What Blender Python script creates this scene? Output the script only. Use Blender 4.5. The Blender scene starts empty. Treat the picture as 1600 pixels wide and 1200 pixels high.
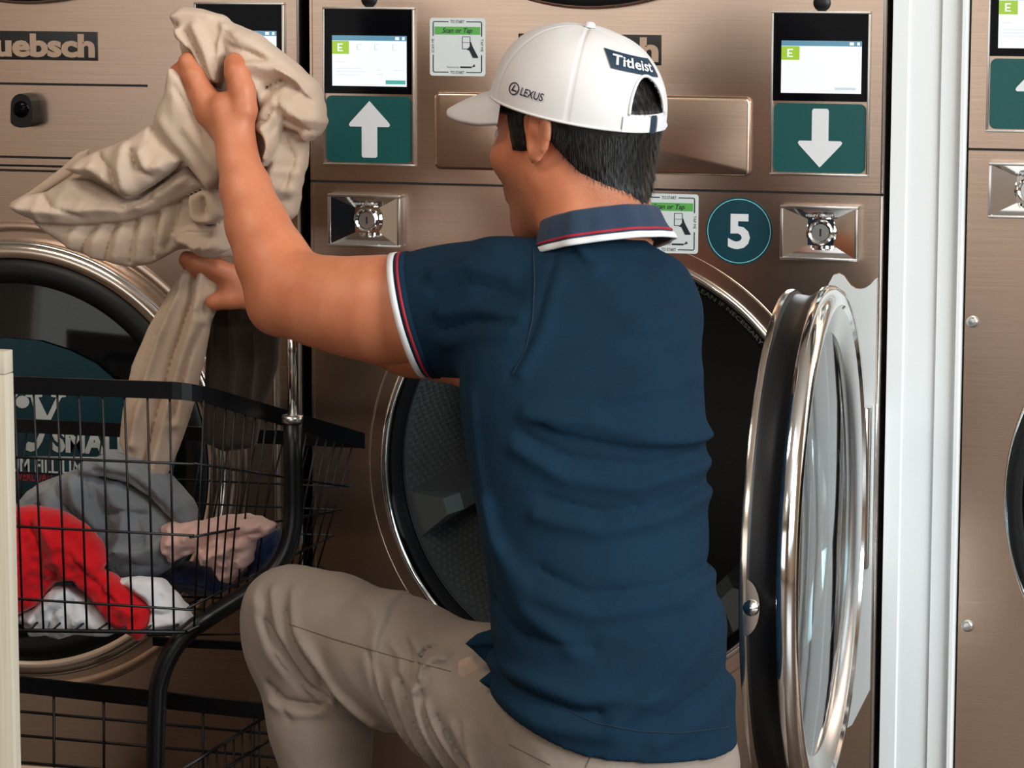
import bpy, bmesh, math, random
import numpy as np
from mathutils import Vector, Matrix

# ------------------------------------------------------------------ camera
SEAM = 0.97                       # height of the seam between upper and lower machines
FPX = 5000.0
_yaw, _pit, _rol = (math.radians(v) for v in (15.44, -8.08, 0.13))
CAM = np.array([1.451, -4.201, SEAM + 0.346])
FWD = np.array([-math.sin(_yaw)*math.cos(_pit), math.cos(_yaw)*math.cos(_pit), math.sin(_pit)])
_rt = np.array([math.cos(_yaw), math.sin(_yaw), 0.0]); _up = np.cross(_rt, FWD)
CR = _rt*math.cos(_rol) + _up*math.sin(_rol); CU = np.cross(CR, FWD)
scene = bpy.context.scene
cd = bpy.data.cameras.new('camera'); cd.sensor_width = 36; cd.lens = FPX*36/1600; cd.clip_start = .05
cam = bpy.data.objects.new('camera', cd); scene.collection.objects.link(cam)
cam.matrix_world = Matrix(((CR[0], CU[0], -FWD[0], CAM[0]), (CR[1], CU[1], -FWD[1], CAM[1]), (CR[2], CU[2], -FWD[2], CAM[2]), (0, 0, 0, 1)))
scene.camera = cam

# ------------------------------------------------------------------ light
w = bpy.data.worlds.new('daylight'); scene.world = w; w.use_nodes = True
w.node_tree.nodes['Background'].inputs[0].default_value = (.75, .88, 1, 1)
w.node_tree.nodes['Background'].inputs[1].default_value = .5
def area(name, loc, target, sx, sy, power, col):
    l = bpy.data.lights.new(name, 'AREA'); l.shape = 'RECTANGLE'; l.size = sx; l.size_y = sy; l.energy = power; l.color = col
    o = bpy.data.objects.new(name, l); scene.collection.objects.link(o); o.location = loc
    o.rotation_euler = (Vector(target)-Vector(loc)).to_track_quat('-Z', 'Y').to_euler(); return o
area('daylight_and_fill', (4.45, -2.7, 1.85), (.4, -.6, .8), 3.0, 1.6, 185, (.90, .97, 1))
area('daylight_and_fill', (-.6, -6.95, 1.45), (-.6, 0, 1.45), 5.2, 1.8, 25, (1, .91, .80))  # warm fill behind the camera, added to brighten the steel's reflection
area('ceiling_lamp', (2.2, -2.0, 2.84), (2.2, -2.0, 0), 1.2, .6, 34, (1, .93, .84))
area('ceiling_lamp', (-.7, -2.0, 2.84), (-.7, -2.0, 0), 1.2, .6, 20, (1, .88, .74))
area('ceiling_lamp', (.6, -4.8, 2.84), (.6, -4.8, 0), 1.2, .6, 34, (1, .92, .8))
vs = scene.view_settings
vs.view_transform = 'Standard'; vs.look = 'None'; vs.exposure = 0.40; vs.gamma = 1; vs.use_curve_mapping = False

# ------------------------------------------------------------------ helpers
def at(x, y, Y):
    """world point on the vertical plane of depth Y seen at photo position x, y"""
    d = FWD*FPX + CR*(x-800) + CU*(600-y)
    return CAM + d*((Y-CAM[1])/d[1])
def link(o):
    scene.collection.objects.link(o); return o
def tag(o, label=None, cat=None, group=None, kind=None):
    if label: o['label'] = label
    if cat: o['category'] = cat
    if group: o['group'] = group
    if kind: o['kind'] = kind
    return o
def empty(name, loc, label, cat, group=None):
    o = link(bpy.data.objects.new(name, None)); o.location = loc; o.empty_display_size = .1
    return tag(o, label, cat, group)
def wloc(o):
    v = Vector((0, 0, 0))
    while o is not None: v += o.location; o = o.parent
    return v
def mesh_obj(name, V, F, mat, parent=None, base=(0, 0, 0), smooth=False, label=None):
    """V in world coordinates"""
    b = np.array(wloc(parent) if parent is not None else base, float)
    V = np.asarray(V, float) - b
    me = bpy.data.meshes.new(name); me.from_pydata(V.tolist(), [], [tuple(int(i) for i in f) for f in F] if not isinstance(F, list) else F)
    me.validate(); me.update()
    if smooth: me.polygons.foreach_set('use_smooth', [True]*len(me.polygons))
    mats = mat if isinstance(mat, (list, tuple)) else [mat]
    for m in mats: me.materials.append(M[m] if isinstance(m, str) else m)
    o = link(bpy.data.objects.new(name, me))
    if parent is not None: o.parent = parent
    else: o.location = base
    if label: o['label'] = label
    return o
class MB:
    """collects world-space shapes for one mesh object"""
    def __init__(s): s.V = []; s.F = []; s.n = 0
    def add(s, V, F):
        V = [tuple(v) for v in V]; s.V += V; s.F += [tuple(i+s.n for i in f) for f in F]; s.n += len(V); return s
    def bm(s, bm):
        bm.verts.index_update(); s.add([v.co[:] for v in bm.verts], [[v.index for v in f.verts] for f in bm.faces]); bm.free(); return s
    def box(s, x0, x1, y0, y1, z0, z1, bev=0, seg=2):
        bm = bmesh.new(); bmesh.ops.create_cube(bm, size=1)
        for v in bm.verts: v.co = ((x0+x1)/2+v.co.x*(x1-x0), (y0+y1)/2+v.co.y*(y1-y0), (z0+z1)/2+v.co.z*(z1-z0))
        if bev: bmesh.ops.bevel(bm, geom=bm.edges[:], offset=bev, segments=seg, affect='EDGES', profile=.6)
        return s.bm(bm)
    def tube(s, pts, r, n=8, closed=False, cap=True):
        P = [Vector(p) for p in pts]; m = len(P); rs = r if isinstance(r, (list, tuple, np.ndarray)) else [r]*m
        V = []; ref = None
        for i, p in enumerate(P):
            a = P[(i-1) % m] if (i > 0 or closed) else P[i]; b = P[(i+1) % m] if (i < m-1 or closed) else P[i]
            t = (b-a).normalized()
            if ref is None: ref = t.orthogonal().normalized()
            ref = (ref - t*ref.dot(t)).normalized(); q = t.cross(ref)
            for k in range(n):
                an = 2*math.pi*k/n; V.append(p + (ref*math.cos(an)+q*math.sin(an))*rs[i])
        F = []
        for i in range(m if closed else m-1):
            j = (i+1) % m
            for k in range(n):
                l = (k+1) % n; F.append((i*n+k, i*n+l, j*n+l, j*n+k))
        if not closed and cap: F += [tuple(range(n))[::-1], tuple((m-1)*n+k for k in range(n))]
        return s.add(V, F)
    def lathe(s, prof, c, axis, n=96, a0=0, a1=2*math.pi, up=(0, 0, 1)):
        """prof: (radius, along axis)"""
        ax = Vector(axis).normalized(); u = Vector(up); u = (u-ax*u.dot(ax)).normalized(); v = ax.cross(u); c = Vector(c)
        full = abs(a1-a0) > 6.28; m = n if full else n+1; k = len(prof); V = []; F = []
        for i in range(m):
            an = a0+(a1-a0)*i/n
            for (r, h) in prof: V.append(c+ax*h+(u*math.cos(an)+v*math.sin(an))*r)
        for i in range(n):
            j = (i+1) % m
            for q in range(k-1): F.append((i*k+q, j*k+q, j*k+q+1, i*k+q+1))
        return s.add(V, F)
    def prism(s, poly, y0, y1, swap=None):
        """poly of (x, z), extruded along y"""
        n = len(poly); V = [(x, y0, z) for x, z in poly]+[(x, y1, z) for x, z in poly]
        if swap: V = [swap(*v) for v in V]
        return s.add(V, [tuple(range(n)), tuple(range(2*n-1, n-1, -1))]+[(i, i+n, (i+1) % n+n, (i+1) % n) for i in range(n)])
    def build(s, name, mat, parent=None, base=(0, 0, 0), smooth=False, label=None, auto=None):
        o = mesh_obj(name, s.V, s.F, mat, parent, base, smooth, label)
        bm = bmesh.new(); bm.from_mesh(o.data); bmesh.ops.recalc_face_normals(bm, faces=bm.faces); bm.to_mesh(o.data); bm.free()
        if auto:
            o.data.polygons.foreach_set('use_smooth', [True]*len(o.data.polygons)); o.data.set_sharp_from_angle(angle=math.radians(auto))
        return o
def rrect(x0, x1, z0, z1, r, n=6):
    P = []
    for cx, cz, a in ((x1-r, z1-r, 0), (x0+r, z1-r, 90), (x0+r, z0+r, 180), (x1-r, z0+r, 270)):
        for k in range(n+1):
            t = math.radians(a+90*k/n); P.append((cx+r*math.cos(t), cz+r*math.sin(t)))
    return P
def text_geo(body, h, ext=.0004, off=0., shear=0., sx=1., spacing=1.):
    """letters as vertices/faces; x to the right from 0, y up, cap height h"""
    c = bpy.data.curves.new('letters', 'FONT'); c.body = body; c.size = 1; c.extrude = 0; c.offset = off; c.shear = shear
    c.space_character = spacing; c.resolution_u = 3; c.fill_mode = 'FRONT'
    o = bpy.data.objects.new('letters', c); link(o); dg = bpy.context.evaluated_depsgraph_get(); dg.update()
    me = o.evaluated_get(dg).to_mesh()
    V = np.array([v.co[:] for v in me.vertices]); F = [tuple(p.vertices) for p in me.polygons]
    o.evaluated_get(dg).to_mesh_clear(); bpy.data.objects.remove(o); bpy.data.curves.remove(c)
    s = h/.70; V = V*s; V[:, 0] *= sx; V[:, 0] -= V[:, 0].min()
    return V, F
def text_flat(body, x, z, h, y, mat, parent, width=None, off=0., shear=0., align='c', ext=.0006, name='lettering', rot=0, spacing=1.):
    V, F = text_geo(body, h, 0, off, shear, 1, spacing); wd = V[:, 0].max()
    if width: V[:, 0] *= width/wd; wd = width
    V[:, 0] -= {'c': wd/2, 'l': 0, 'r': wd}[align]
    ca, sa = math.cos(rot), math.sin(rot)
    X = V[:, 0]*ca-V[:, 1]*sa; Z = V[:, 0]*sa+V[:, 1]*ca
    return mesh_obj(name, np.c_[x+X, np.full(len(X), y), z+Z], F, mat, parent)

# ------------------------------------------------------------------ materials
M = {}
def mat(name, col, rough=.5, metal=0., **kw):
    m = bpy.data.materials.new(name); m.use_nodes = True; nt = m.node_tree; b = nt.nodes['Principled BSDF']
    b.inputs['Base Color'].default_value = (*col, 1); b.inputs['Roughness'].default_value = rough; b.inputs['Metallic'].default_value = metal
    for k, v in kw.items(): b.inputs[k.replace('_', ' ')].default_value = v
    M[name] = m; return m, nt, b
def srgb(r, g, b):
    return tuple(((c/255+.055)/1.055)**2.4 if c > 10 else c/255/12.92 for c in (r, g, b))
def noise(nt, scale, detail=4, rough=.55, stretch=None, dist=0., coord='Object'):
    tc = nt.nodes.new('ShaderNodeTexCoord'); mp = nt.nodes.new('ShaderNodeMapping'); n = nt.nodes.new('ShaderNodeTexNoise')
    nt.links.new(tc.outputs[coord], mp.inputs[0]); nt.links.new(mp.outputs[0], n.inputs['Vector'])
    if stretch: mp.inputs['Scale'].default_value = stretch
    n.inputs['Scale'].default_value = scale; n.inputs['Detail'].default_value = detail; n.inputs['Roughness'].default_value = rough; n.inputs['Distortion'].default_value = dist
    return n
def ramp(nt, src, stops):
    r = nt.nodes.new('ShaderNodeValToRGB'); nt.links.new(src, r.inputs[0]); e = r.color_ramp.elements
    while len(e) < len(stops): e.new(.5)
    for k, (p, c) in enumerate(stops): e[k].position = p; e[k].color = (*c, 1) if len(c) == 3 else c
    return r
def bump(nt, b, src, strength=.2, dist=.002):
    n = nt.nodes.new('ShaderNodeBump'); n.inputs['Strength'].default_value = strength; n.inputs['Distance'].default_value = dist
    nt.links.new(src, n.inputs['Height']); nt.links.new(n.outputs[0], b.inputs['Normal']); return n
def steel(name, c0, c1, r0=.3, r1=.42, stretch=(2, 40, 140)):
    m, nt, b = mat(name, c0, r0, 1.)
    n = noise(nt, 3, 5, .6, stretch); r = ramp(nt, n.outputs[0], [(.3, c0), (.7, c1)]); nt.links.new(r.outputs[0], b.inputs['Base Color'])
    n2 = noise(nt, 2.2, 3, .5); rr = nt.nodes.new('ShaderNodeMapRange'); nt.links.new(n2.outputs[0], rr.inputs[0])
    rr.inputs['To Min'].default_value = r0; rr.inputs['To Max'].default_value = r1; nt.links.new(rr.outputs[0], b.inputs['Roughness'])
    bump(nt, b, n.outputs[0], .06, .0006)
steel('steel', (.50, .372, .292), (.58, .437, .345), .20, .30)
steel('steel_dark', (.34, .26, .21), (.40, .31, .25), .3, .4)
mat('chrome', (.80, .80, .79), .09, 1.)
mat('chrome_warm', (.74, .66, .58), .16, 1.)
mat('silver', (.70, .71, .70), .25, 1.)
mat('plate_grey', (.62, .66, .67), .45, .3)
mat('zinc', (.60, .62, .61), .3, 1.)
mat('black_gloss', (.002, .002, .003), .12, 0., Specular_IOR_Level=.07)
mat('black_rubber', (.006, .006, .007), .42, 0., Specular_IOR_Level=.3)
mat('black_metal', (.004, .0045, .006), .34, 0., Specular_IOR_Level=.35)
mat('gap', (.006, .006, .007), .8)
mat('white_paint', srgb(214, 219, 221), .38)
mat('arrow_white', srgb(204, 207, 210), .5)
mat('teal', srgb(0, 70, 70), .42)
mat('teal_dark', srgb(0, 52, 64), .42)
mat('teal_line', srgb(120, 200, 205), .5)
mat('paper', srgb(198, 206, 206), .5)
mat('label_green', srgb(84, 160, 76), .5)
mat('ink', srgb(22, 28, 40), .5)
mat('ink_grey', srgb(120, 126, 132), .5)
mat('red_print', srgb(170,40,50), .5)
mat('plate_black', (.006, .006, .007), .4)
mat('plate_letter', srgb(186, 160, 140), .4, .6)
def emis(name, col, s):
    m, nt, b = mat(name, (0, 0, 0), .2); b.inputs['Emission Color'].default_value = (*col, 1); b.inputs['Emission Strength'].default_value = s
emis('screen_white', srgb(240, 250, 255), 0.84); emis('screen_blue', srgb(95, 150, 175), 0.72); emis('screen_green', srgb(166, 206, 57), 0.72)
emis('screen_grey', srgb(205, 220, 228), 0.76); emis('screen_teal', srgb(90, 180, 170), 0.72)
mat('glass_dark', (.003, .004, .005), .05, 0., Specular_IOR_Level=.4)
m, nt, b = mat('door_glass', (.80, .92, .95), .03); 
nt.nodes.remove(b); out = nt.nodes['Material Output']
tr = nt.nodes.new('ShaderNodeBsdfTransparent'); tr.inputs[0].default_value = (.66, .80, .84, 1); gl = nt.nodes.new('ShaderNodeBsdfGlossy'); gl.inputs['Roughness'].default_value = .04
lw = nt.nodes.new('ShaderNodeFresnel'); lw.inputs[0].default_value = 1.9; mx = nt.nodes.new('ShaderNodeMixShader')
nt.links.new(lw.outputs[0], mx.inputs[0]); nt.links.new(tr.outputs[0], mx.inputs[1]); nt.links.new(gl.outputs[0], mx.inputs[2]); nt.links.new(mx.outputs[0], out.inputs[0])
m, nt, b = mat('drum', (.15, .165, .165), .26, .7); mat('drum_end', (.035, .035, .035), .4, .6)
m, nt, b = mat('floor', srgb(110, 95, 82), .35)
n = noise(nt, 6, 6, .6); r = ramp(nt, n.outputs[0], [(.3, srgb(66, 52, 44)), (.7, srgb(84, 68, 58))]); nt.links.new(r.outputs[0], b.inputs['Base Color'])
m, nt, b = mat('wall', srgb(168, 146, 124), .7); n = noise(nt, 30, 3); bump(nt, b, n.outputs[0], .05, .001)
mat('ceiling', srgb(214, 206, 196), .8)
m, nt, b = mat('laminate', srgb(205, 196, 176), .45)
n = noise(nt, 3, 6, .6, (60, 60, 1.5)); r = ramp(nt, n.outputs[0], [(.3, srgb(176, 167, 147)), (.55, srgb(190, 182, 164)), (.75, srgb(198, 190, 175))]); nt.links.new(r.outputs[0], b.inputs['Base Color'])
mat('laminate_edge', srgb(198, 172, 148), .5)

# ------------------------------------------------------------------ the room
def struct(name, mb, m): return tag(mb.build(name, m), kind='structure')
struct('floor', MB().box(-3.2, 4.6, -7.2, .95, -.1, 0), 'floor')
struct('ceiling', MB().box(-3.2, 4.6, -7.2, .95, 2.9, 3.0), 'ceiling')
struct('wall_back', MB().box(-3.2, 4.6, .95, 1.05, 0, 2.9), 'wall')
struct('wall_left', MB().box(-3.3, -3.2, -7.2, 1.05, 0, 2.9), 'wall')
struct('wall_front', MB().box(-3.2, 4.6, -7.2, -7.1, 0, .5).box(-3.2, 4.6, -7.2, -7.1, 2.4, 2.9).box(2.05, 4.6, -7.2, -7.1, .5, 2.4), 'wall')
wn = struct('added_window', MB().box(-3.2, 2.05, -7.18, -7.12, .5, .56).box(-3.2, 2.05, -7.18, -7.12, 2.34, 2.4).box(1.99, 2.05, -7.18, -7.12, .56, 2.34).box(-3.2, -3.14, -7.18, -7.12, .56, 2.34), 'white_paint')  # unseen window, added so the upper steel has something bright to mirror
for x in (-1.45, .3): MB().box(x-.03, x+.03, -7.18, -7.12, .56, 2.34).build('mullion', 'white_paint', wn)
wf = MB().box(4.6, 4.7, -7.2, 1.05, 0, .75).box(4.6, 4.7, -7.2, 1.05, 2.7, 2.9).box(4.6, 4.7, -7.2, -4.8, .75, 2.7).box(4.6, 4.7, -1.0, 1.05, .75, 2.7)
struct('wall_right', wf, 'wall')
wn = struct('window_1', MB().box(4.62, 4.68, -4.8, -1.0, .75, .81).box(4.62, 4.68, -4.8, -1.0, 2.64, 2.7).box(4.62, 4.68, -4.8, -4.74, .81, 2.64).box(4.62, 4.68, -1.06, -1.0, .81, 2.64), 'white_paint')
for y in (-3.55, -2.25): MB().box(4.62, 4.68, y-.03, y+.03, .81, 2.64).build('mullion', 'white_paint', wn)
# white door-frame column between the machines
prof = [(.8085, .3), (.8085, -.004), (.829, -.004), (.831, -.001), (.872, -.001), (.8735, -.006), (.897, -.006), (.901, -.016), (.9055, -.016), (.9075, -.010), (.9075, .3)]
struct('trim_1', MB().add([(x, y, 0) for x, y in prof]+[(x, y, 2.9) for x, y in prof],
    [tuple(range(11)), tuple(range(21, 10, -1))]+[(i, (i+1) % 11, (i+1) % 11+11, i+11) for i in range(11)]), 'white_paint')

# ------------------------------------------------------------------ machines
def sheet_hole(x0, x1, z0, z1, c, r, y=0., n=96, lip=.0):
    """flat sheet with a round hole"""
    mb = MB(); P = []; Q = []
    for k in range(n):
        a = 2*math.pi*(k+.5)/n; dx, dz = math.cos(a), math.sin(a); P.append((c[0]+r*dx, y, c[1]+r*dz))
        t = min([(x1-c[0])/dx if dx > 1e-9 else 9, (x0-c[0])/dx if dx < -1e-9 else 9, (z1-c[1])/dz if dz > 1e-9 else 9, (z0-c[1])/dz if dz < -1e-9 else 9])
        Q.append((c[0]+t*dx, y, c[1]+t*dz))
    # snap nearest ray to each corner
    for cx, cz in ((x0, z0), (x0, z1), (x1, z0), (x1, z1)):
        k = min(range(n), key=lambda i: (Q[i][0]-cx)**2+(Q[i][2]-cz)**2); Q[k] = (cx, y, cz)
    mb.add(P+Q, [(i, (i+1) % n, (i+1) % n+n, i+n) for i in range(n)])
    return mb
def frame_rect(x0, x1, z0, z1, wd, y0, y1, bev=.0008):
    return (MB().box(x0, x1, y0, y1, z1-wd, z1, bev).box(x0, x1, y0, y1, z0, z0+wd, bev).box(x0, x0+wd, y0, y1, z0+wd, z1-wd, bev).box(x1-wd, x1, y0, y1, z0+wd, z1-wd, bev))
def arrow_poly(cx, cz, s, down):
    P = [(0, .071), (.033, .036), (.0345, .0325), (.032, .030), (.013, .030), (.013, -.017), (.0105, -.0195), (-.0105, -.0195), (-.013, -.017), (-.013, .030), (-.032, .030), (-.0345, .0325), (-.033, .036)]
    P = [(x, z-.0258) for x, z in P]
    if down: P = [(x, -z) for x, z in P][::-1]
    return [(cx+x*s, cz+z*s) for x, z in P]
def control_panel(par, x0, zo, down, full_ui, label):
    z1, z0, wd = zo+.2408, zo+.0236, .1321; x1 = x0+wd
    p = frame_rect(x0, x1, z0, z1, .0032, -.0065, .001).build('control_panel', 'silver', par, label=label, auto=40)
    zm = z1-.1185
    MB().box(x0+.0032, x1-.0032, -.0038, 0, zm, z1-.0032).build('display_glass', 'black_gloss', p)
    MB().box(x0+.0032, x1-.0032, -.0034, 0, z0+.0032, zm).build('back_plate', 'steel', p)
    sx0, sx1, sz0, sz1 = x0+.0135, x1-.0115, zm+.0105, zm+.0795; y = -.0042
    MB().box(sx0, sx1, y, -.0036, sz0, sz1).build('screen', 'screen_white', p)
    MB().box(sx0, sx1, y-.0002, y, sz1-.007, sz1).build('status_bar', 'screen_blue', p)
    MB().box(sx0, sx0+.0245, y-.0003, y, sz1-.0255, sz1-.0075).build('active_tab', 'screen_green', p)
    ic = MB().box(sx0+.008, sx0+.0155, y-.0005, y, sz1-.0125, sz1-.011).box(sx0+.008, sx0+.0100, y-.0005, y, sz1-.0215, sz1-.0125).box(sx0+.0100, sx0+.0145, y-.0005, y, sz1-.0175, sz1-.016).box(sx0+.0100, sx0+.0155, y-.0005, y, sz1-.0215, sz1-.0202)
    ic.box(sx1-.016, sx1-.0105, y-.0005, y, sz1-.0055, sz1-.0015).box(sx1-.006, sx1-.0025, y-.0005, y, sz1-.0055, sz1-.0015)
    tag(ic.build('screen_icon', 'screen_white', p), kind='stuff')
    g = MB()
    if full_ui:
        for k in (1, 2, 3): g.box(sx0+.010+.0255*k, sx0+.0175+.0255*k, y-.0003, y, sz1-.0125, sz1-.0118).box(sx0+.010+.0255*k, sx0+.0112+.0255*k, y-.0003, y, sz1-.0195, sz1-.0125).box(sx0+.0112+.0255*k, sx0+.016+.0255*k, y-.0003, y, sz1-.0195, sz1-.0188)
        for q, (a, c_, z) in enumerate(((.005, .018, .036), (.006, .044, .0445), (.006, .048, .049), (.006, .038, .0535), (.065, .069, .0465), (.064, .073, .0525), (.088, .103, .0465))): g.box(sx0+a, sx0+c_, y-.0003, y, sz1-z-.0007, sz1-z)
    else:
        g.box(sx0+.072, sx0+.100, y-.0003, y, sz0+.0045, sz0+.0080)
    tag(g.build('screen_text', 'screen_grey', p), kind='stuff')
    if full_ui: MB().box(sx1-.030, sx1-.0015, y-.0004, y, sz0+.003, sz0+.0085).build('screen_button', 'screen_teal', p)
    az0, az1 = z0+.0042, zm-.0030; P = rrect(x0+.0042, x1-.0042, az0, az1, .0085)
    MB().prism(P, -.0042, -.0034).build('arrow_plate', 'teal', p)
    MB().prism(arrow_poly((x0+x1)/2+.001, (az0+az1)/2, .86, down), -.0050, -.0042).build('arrow', 'arrow_white', p)
    return p
def coin_box(par, x0, zo, label):
    cw, z1, z0 = .1043, zo-.0152, zo-.0883; x1 = x0+cw; cx, cz = (x0+x1)/2, (z0+z1)/2
    p = frame_rect(x0, x1, z0, z1, .0042, -.0185, .001).build('coin_drop', 'silver', par, label=label, auto=40)
    a, b_, c_, d = x0+.0042, x1-.0042, z0+.0042, z1-.0042; hx, hz, yb = .0175, .0175, -.0022
    V = [(a, -.0170, c_), (b_, -.0170, c_), (b_, -.0170, d), (a, -.0170, d), (cx-hx, yb, cz-hz), (cx+hx, yb, cz-hz), (cx+hx, yb, cz+hz), (cx-hx, yb, cz+hz)]
    MB().add(V, [(0, 1, 5, 4), (1, 2, 6, 5), (2, 3, 7, 6), (3, 0, 4, 7), (4, 5, 6, 7)]).build('recess', 'chrome', p)
    MB().lathe([(.0165, 0), (.0168, -.004), (.0150, -.006), (.0125, -.004), (.0125, 0)], (cx, yb-.0005, cz), (0, 1, 0), 40).build('lock_ring', 'chrome', p, auto=40)
    MB().lathe([(.0001, -.002), (.0115, -.002), (.0122, 0)], (cx, yb-.0005, cz), (0, 1, 0), 32).build('lock_core', 'zinc', p)
    MB().box(cx-.0012, cx+.0012, yb-.0032, yb-.002, cz-.005, cz+.005).build('key_slot', 'gap', p)
    text_flat('VERIFY CREDIT', cx, z1-.0150, .0030, -.0125, 'arrow_white', p, width=.038)
    return p
def name_plate(par, cx, z0):
    p = MB().box(cx-.099, cx+.099, -.0022, .001, z0, z0+.0405, .0006).build('name_plate', 'plate_black', par, label='black maker plate with raised pale letters', auto=40)
    V, F = text_geo('Huebsch', .0310, 0, .042, 0, 1, .98); V[:, 0] *= .192/V[:, 0].max(); V[:, 0] -= .096
    mb = MB(); n = len(V); mb.add([(cx+v[0], -.0034, z0+.0062+v[1]*.97) for v in V], F); mb.build('lettering', 'plate_letter', p)
    return p
def pay_sticker(par, x0, z0, wd=.078, label=None):
    ht = wd*1.0; x1, z1 = x0+wd, z0+ht; y = -.0010; s = wd/.078
    p = MB().prism(rrect(x0, x1, z0, z1, .004), y, .0005).build('payment_sticker', 'paper', par, label=label)
    a = .0042*s; g = MB(); t = .0013; y2 = y-.0003
    X0, X1, Z0, Z1 = x0+a, x1-a, z0+a, z1-a; cx = (x0+x1)/2; cz = (z0+z1)/2; q = .0125*s; qs = .0125*s
    for zz in (Z0, Z1-t): g.box(X0+.003, cx-q, y2, y, zz, zz+t).box(cx+q, X1-.003, y2, y, zz, zz+t)
    for xx in (X0, X1-t): g.box(xx, xx+t, y2, y, Z0+.003, cz-qs+.002).box(xx, xx+t, y2, y, cz+qs+.002, Z1-.003)
    for (ccx, ccz, a0) in ((X1-.003, Z1-.003, 0), (X0+.003, Z1-.003, 90), (X0+.003, Z0+.003, 180), (X1-.003, Z0+.003, 270)):
        an = [math.radians(a0+15*k) for k in range(7)]
        V = [(ccx+.003*math.cos(u), y2, ccz+.003*math.sin(u)) for u in an]+[(ccx+(.003-t)*math.cos(u), y2, ccz+(.003-t)*math.sin(u)) for u in an]
        g.add(V, [(k, k+1, k+8, k+7) for k in range(6)])
    tag(g.build('printed_frame', 'ink', p), kind='stuff')
    MB().box(X0+.0026, X1-.0026, y2, y, Z1-.0180*s, Z1-.0075*s).build('green_band', 'label_green', p)
    text_flat('Scan or Tap', cx, Z1-.0155*s, .0064*s, y2-.0003, 'ink', p, width=.042*s, off=.008, shear=.25)
    for zz in (Z1-.0026*s, Z0-.0014*s): text_flat('TO START', cx, zz, .0040*s, y2, 'ink', p, width=.0195*s, off=.006)
    text_flat('SCAN ME', X0+.0020*s, cz+.0015, .0036*s, y2, 'ink', p, width=.019*s, rot=math.pi/2)
    text_flat('TAP ME', X1-.0020*s, cz+.0025, .0036*s, y2, 'ink', p, width=.017*s, rot=-math.pi/2)
    text_flat('Powered by', cx-.006*s, Z0+.0065*s, .0026*s, y2, 'ink_grey', p, width=.017*s)
    MB().box(cx+.004*s, cx+.020*s, y2, y, Z0+.0066*s, Z0+.0088*s).add([(cx+.020*s, y2, Z0+.0075*s), (cx+.0255*s, y2, Z0+.0088*s), (cx+.024*s, y2, Z0+.012*s), (cx+.0215*s, y2, Z0+.0095*s)], [(0, 1, 2, 3)]).build('printed_mark', 'ink', p)
    hx, hz = cx+.0165*s, cz+.002*s
    ph = MB(); A = [(hx-.0095, hz+.012), (hx+.0015, hz+.012), (hx+.0015, hz-.0045), (hx-.0095, hz-.0045)]
    for k in range(4):
        (ax, az), (bx, bz) = A[k], A[(k+1) % 4]; dx, dz = bx-ax, bz-az; L = math.hypot(dx, dz); nx, nz = -dz/L*.0004, dx/L*.0004
        ph.add([(ax+nx, y2, az+nz), (bx+nx, y2, bz+nz), (bx-nx, y2, bz-nz), (ax-nx, y2, az-nz)], [(0, 1, 2, 3)])
    ph.add([(hx-.0095, y2, hz+.004), (hx+.0015, y2, hz+.004), (hx+.0015, y2, hz+.0046), (hx-.0095, y2, hz+.0046)], [(0, 1, 2, 3)])
    ph.add([(hx+.001, y2-.0002, hz-.001), (hx+.0025, y2-.0002, hz+.006), (hx+.005, y2-.0002, hz-.001), (hx+.0135, y2-.0002, hz-.0165), (hx+.0055, y2-.0002, hz-.0165), (hx+.0005, y2-.0002, hz-.0065), (hx-.003, y2-.0002, hz-.0055)], [(0, 1, 2, 3, 4, 5, 6)])
    ph.build('hand_and_phone_print', 'ink', p)
    return p
def drum(par, c, r, depth, label):
    """perforated, dimpled drum behind a door opening"""
    nu, nv = 620, 130; u = np.arange(nu)/nu*2*np.pi; v = np.linspace(0, 1, nv)
    Ug, Vg = np.meshgrid(u, v, indexing='ij'); s = Ug*r; d = Vg*depth
    p = .0155; row = d/(p*.866); ri = np.floor(row); off = (ri % 2)*.5
    q = s/p+off; fx = (q-np.floor(q)-.5)*p; fy = (row-ri-.5)*p*.866; rr = np.hypot(fx, fy)
    h = .0062*np.clip(1-(rr/.0062)**2, 0, 1)**.8; R = r+.02-h*(Vg > .04)
    V = np.stack([c[0]+R*np.cos(Ug), .03+d, c[1]+R*np.sin(Ug)], -1).reshape(-1, 3)
    I = np.arange(nu*nv).reshape(nu, nv); J = np.roll(I, -1, 0)
    F = np.stack([I[:, :-1], J[:, :-1], J[:, 1:], I[:, 1:]], -1).reshape(-1, 4)
    o = mesh_obj('drum', V, F.tolist(), 'drum', par, smooth=True, label=label)
    mb = MB().lathe([(.0001, depth+.03), (r+.02, depth+.03)], (c[0], 0, c[1]), (0, 1, 0), 64); mb.build('drum_back', 'drum_end', o)
    for k in range(3):
        a = math.radians(196+120*k); t = Vector((math.cos(a), 0, math.sin(a))); n_ = Vector((-math.sin(a), 0, math.cos(a))); b0 = Vector((c[0], 0, c[1]))
        V = []
        for yy, hh in ((.045, .05), (.07, .068), (depth, .068)):
            for wv, fr in ((-.035, 0), (-.012, 1), (.012, 1), (.035, 0)): V.append(b0+t*(r+.02-hh*fr)+n_*wv+Vector((0, yy, 0)))
        F = [(0, 1, 2, 3)]
        for i in range(2): F += [(4*i+j, 4*i+j+1, 4*i+j+5, 4*i+j+4) for j in range(3)]
        rb = MB().add(V, F).build('drum_rib', 'drum', o)
    return o
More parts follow.
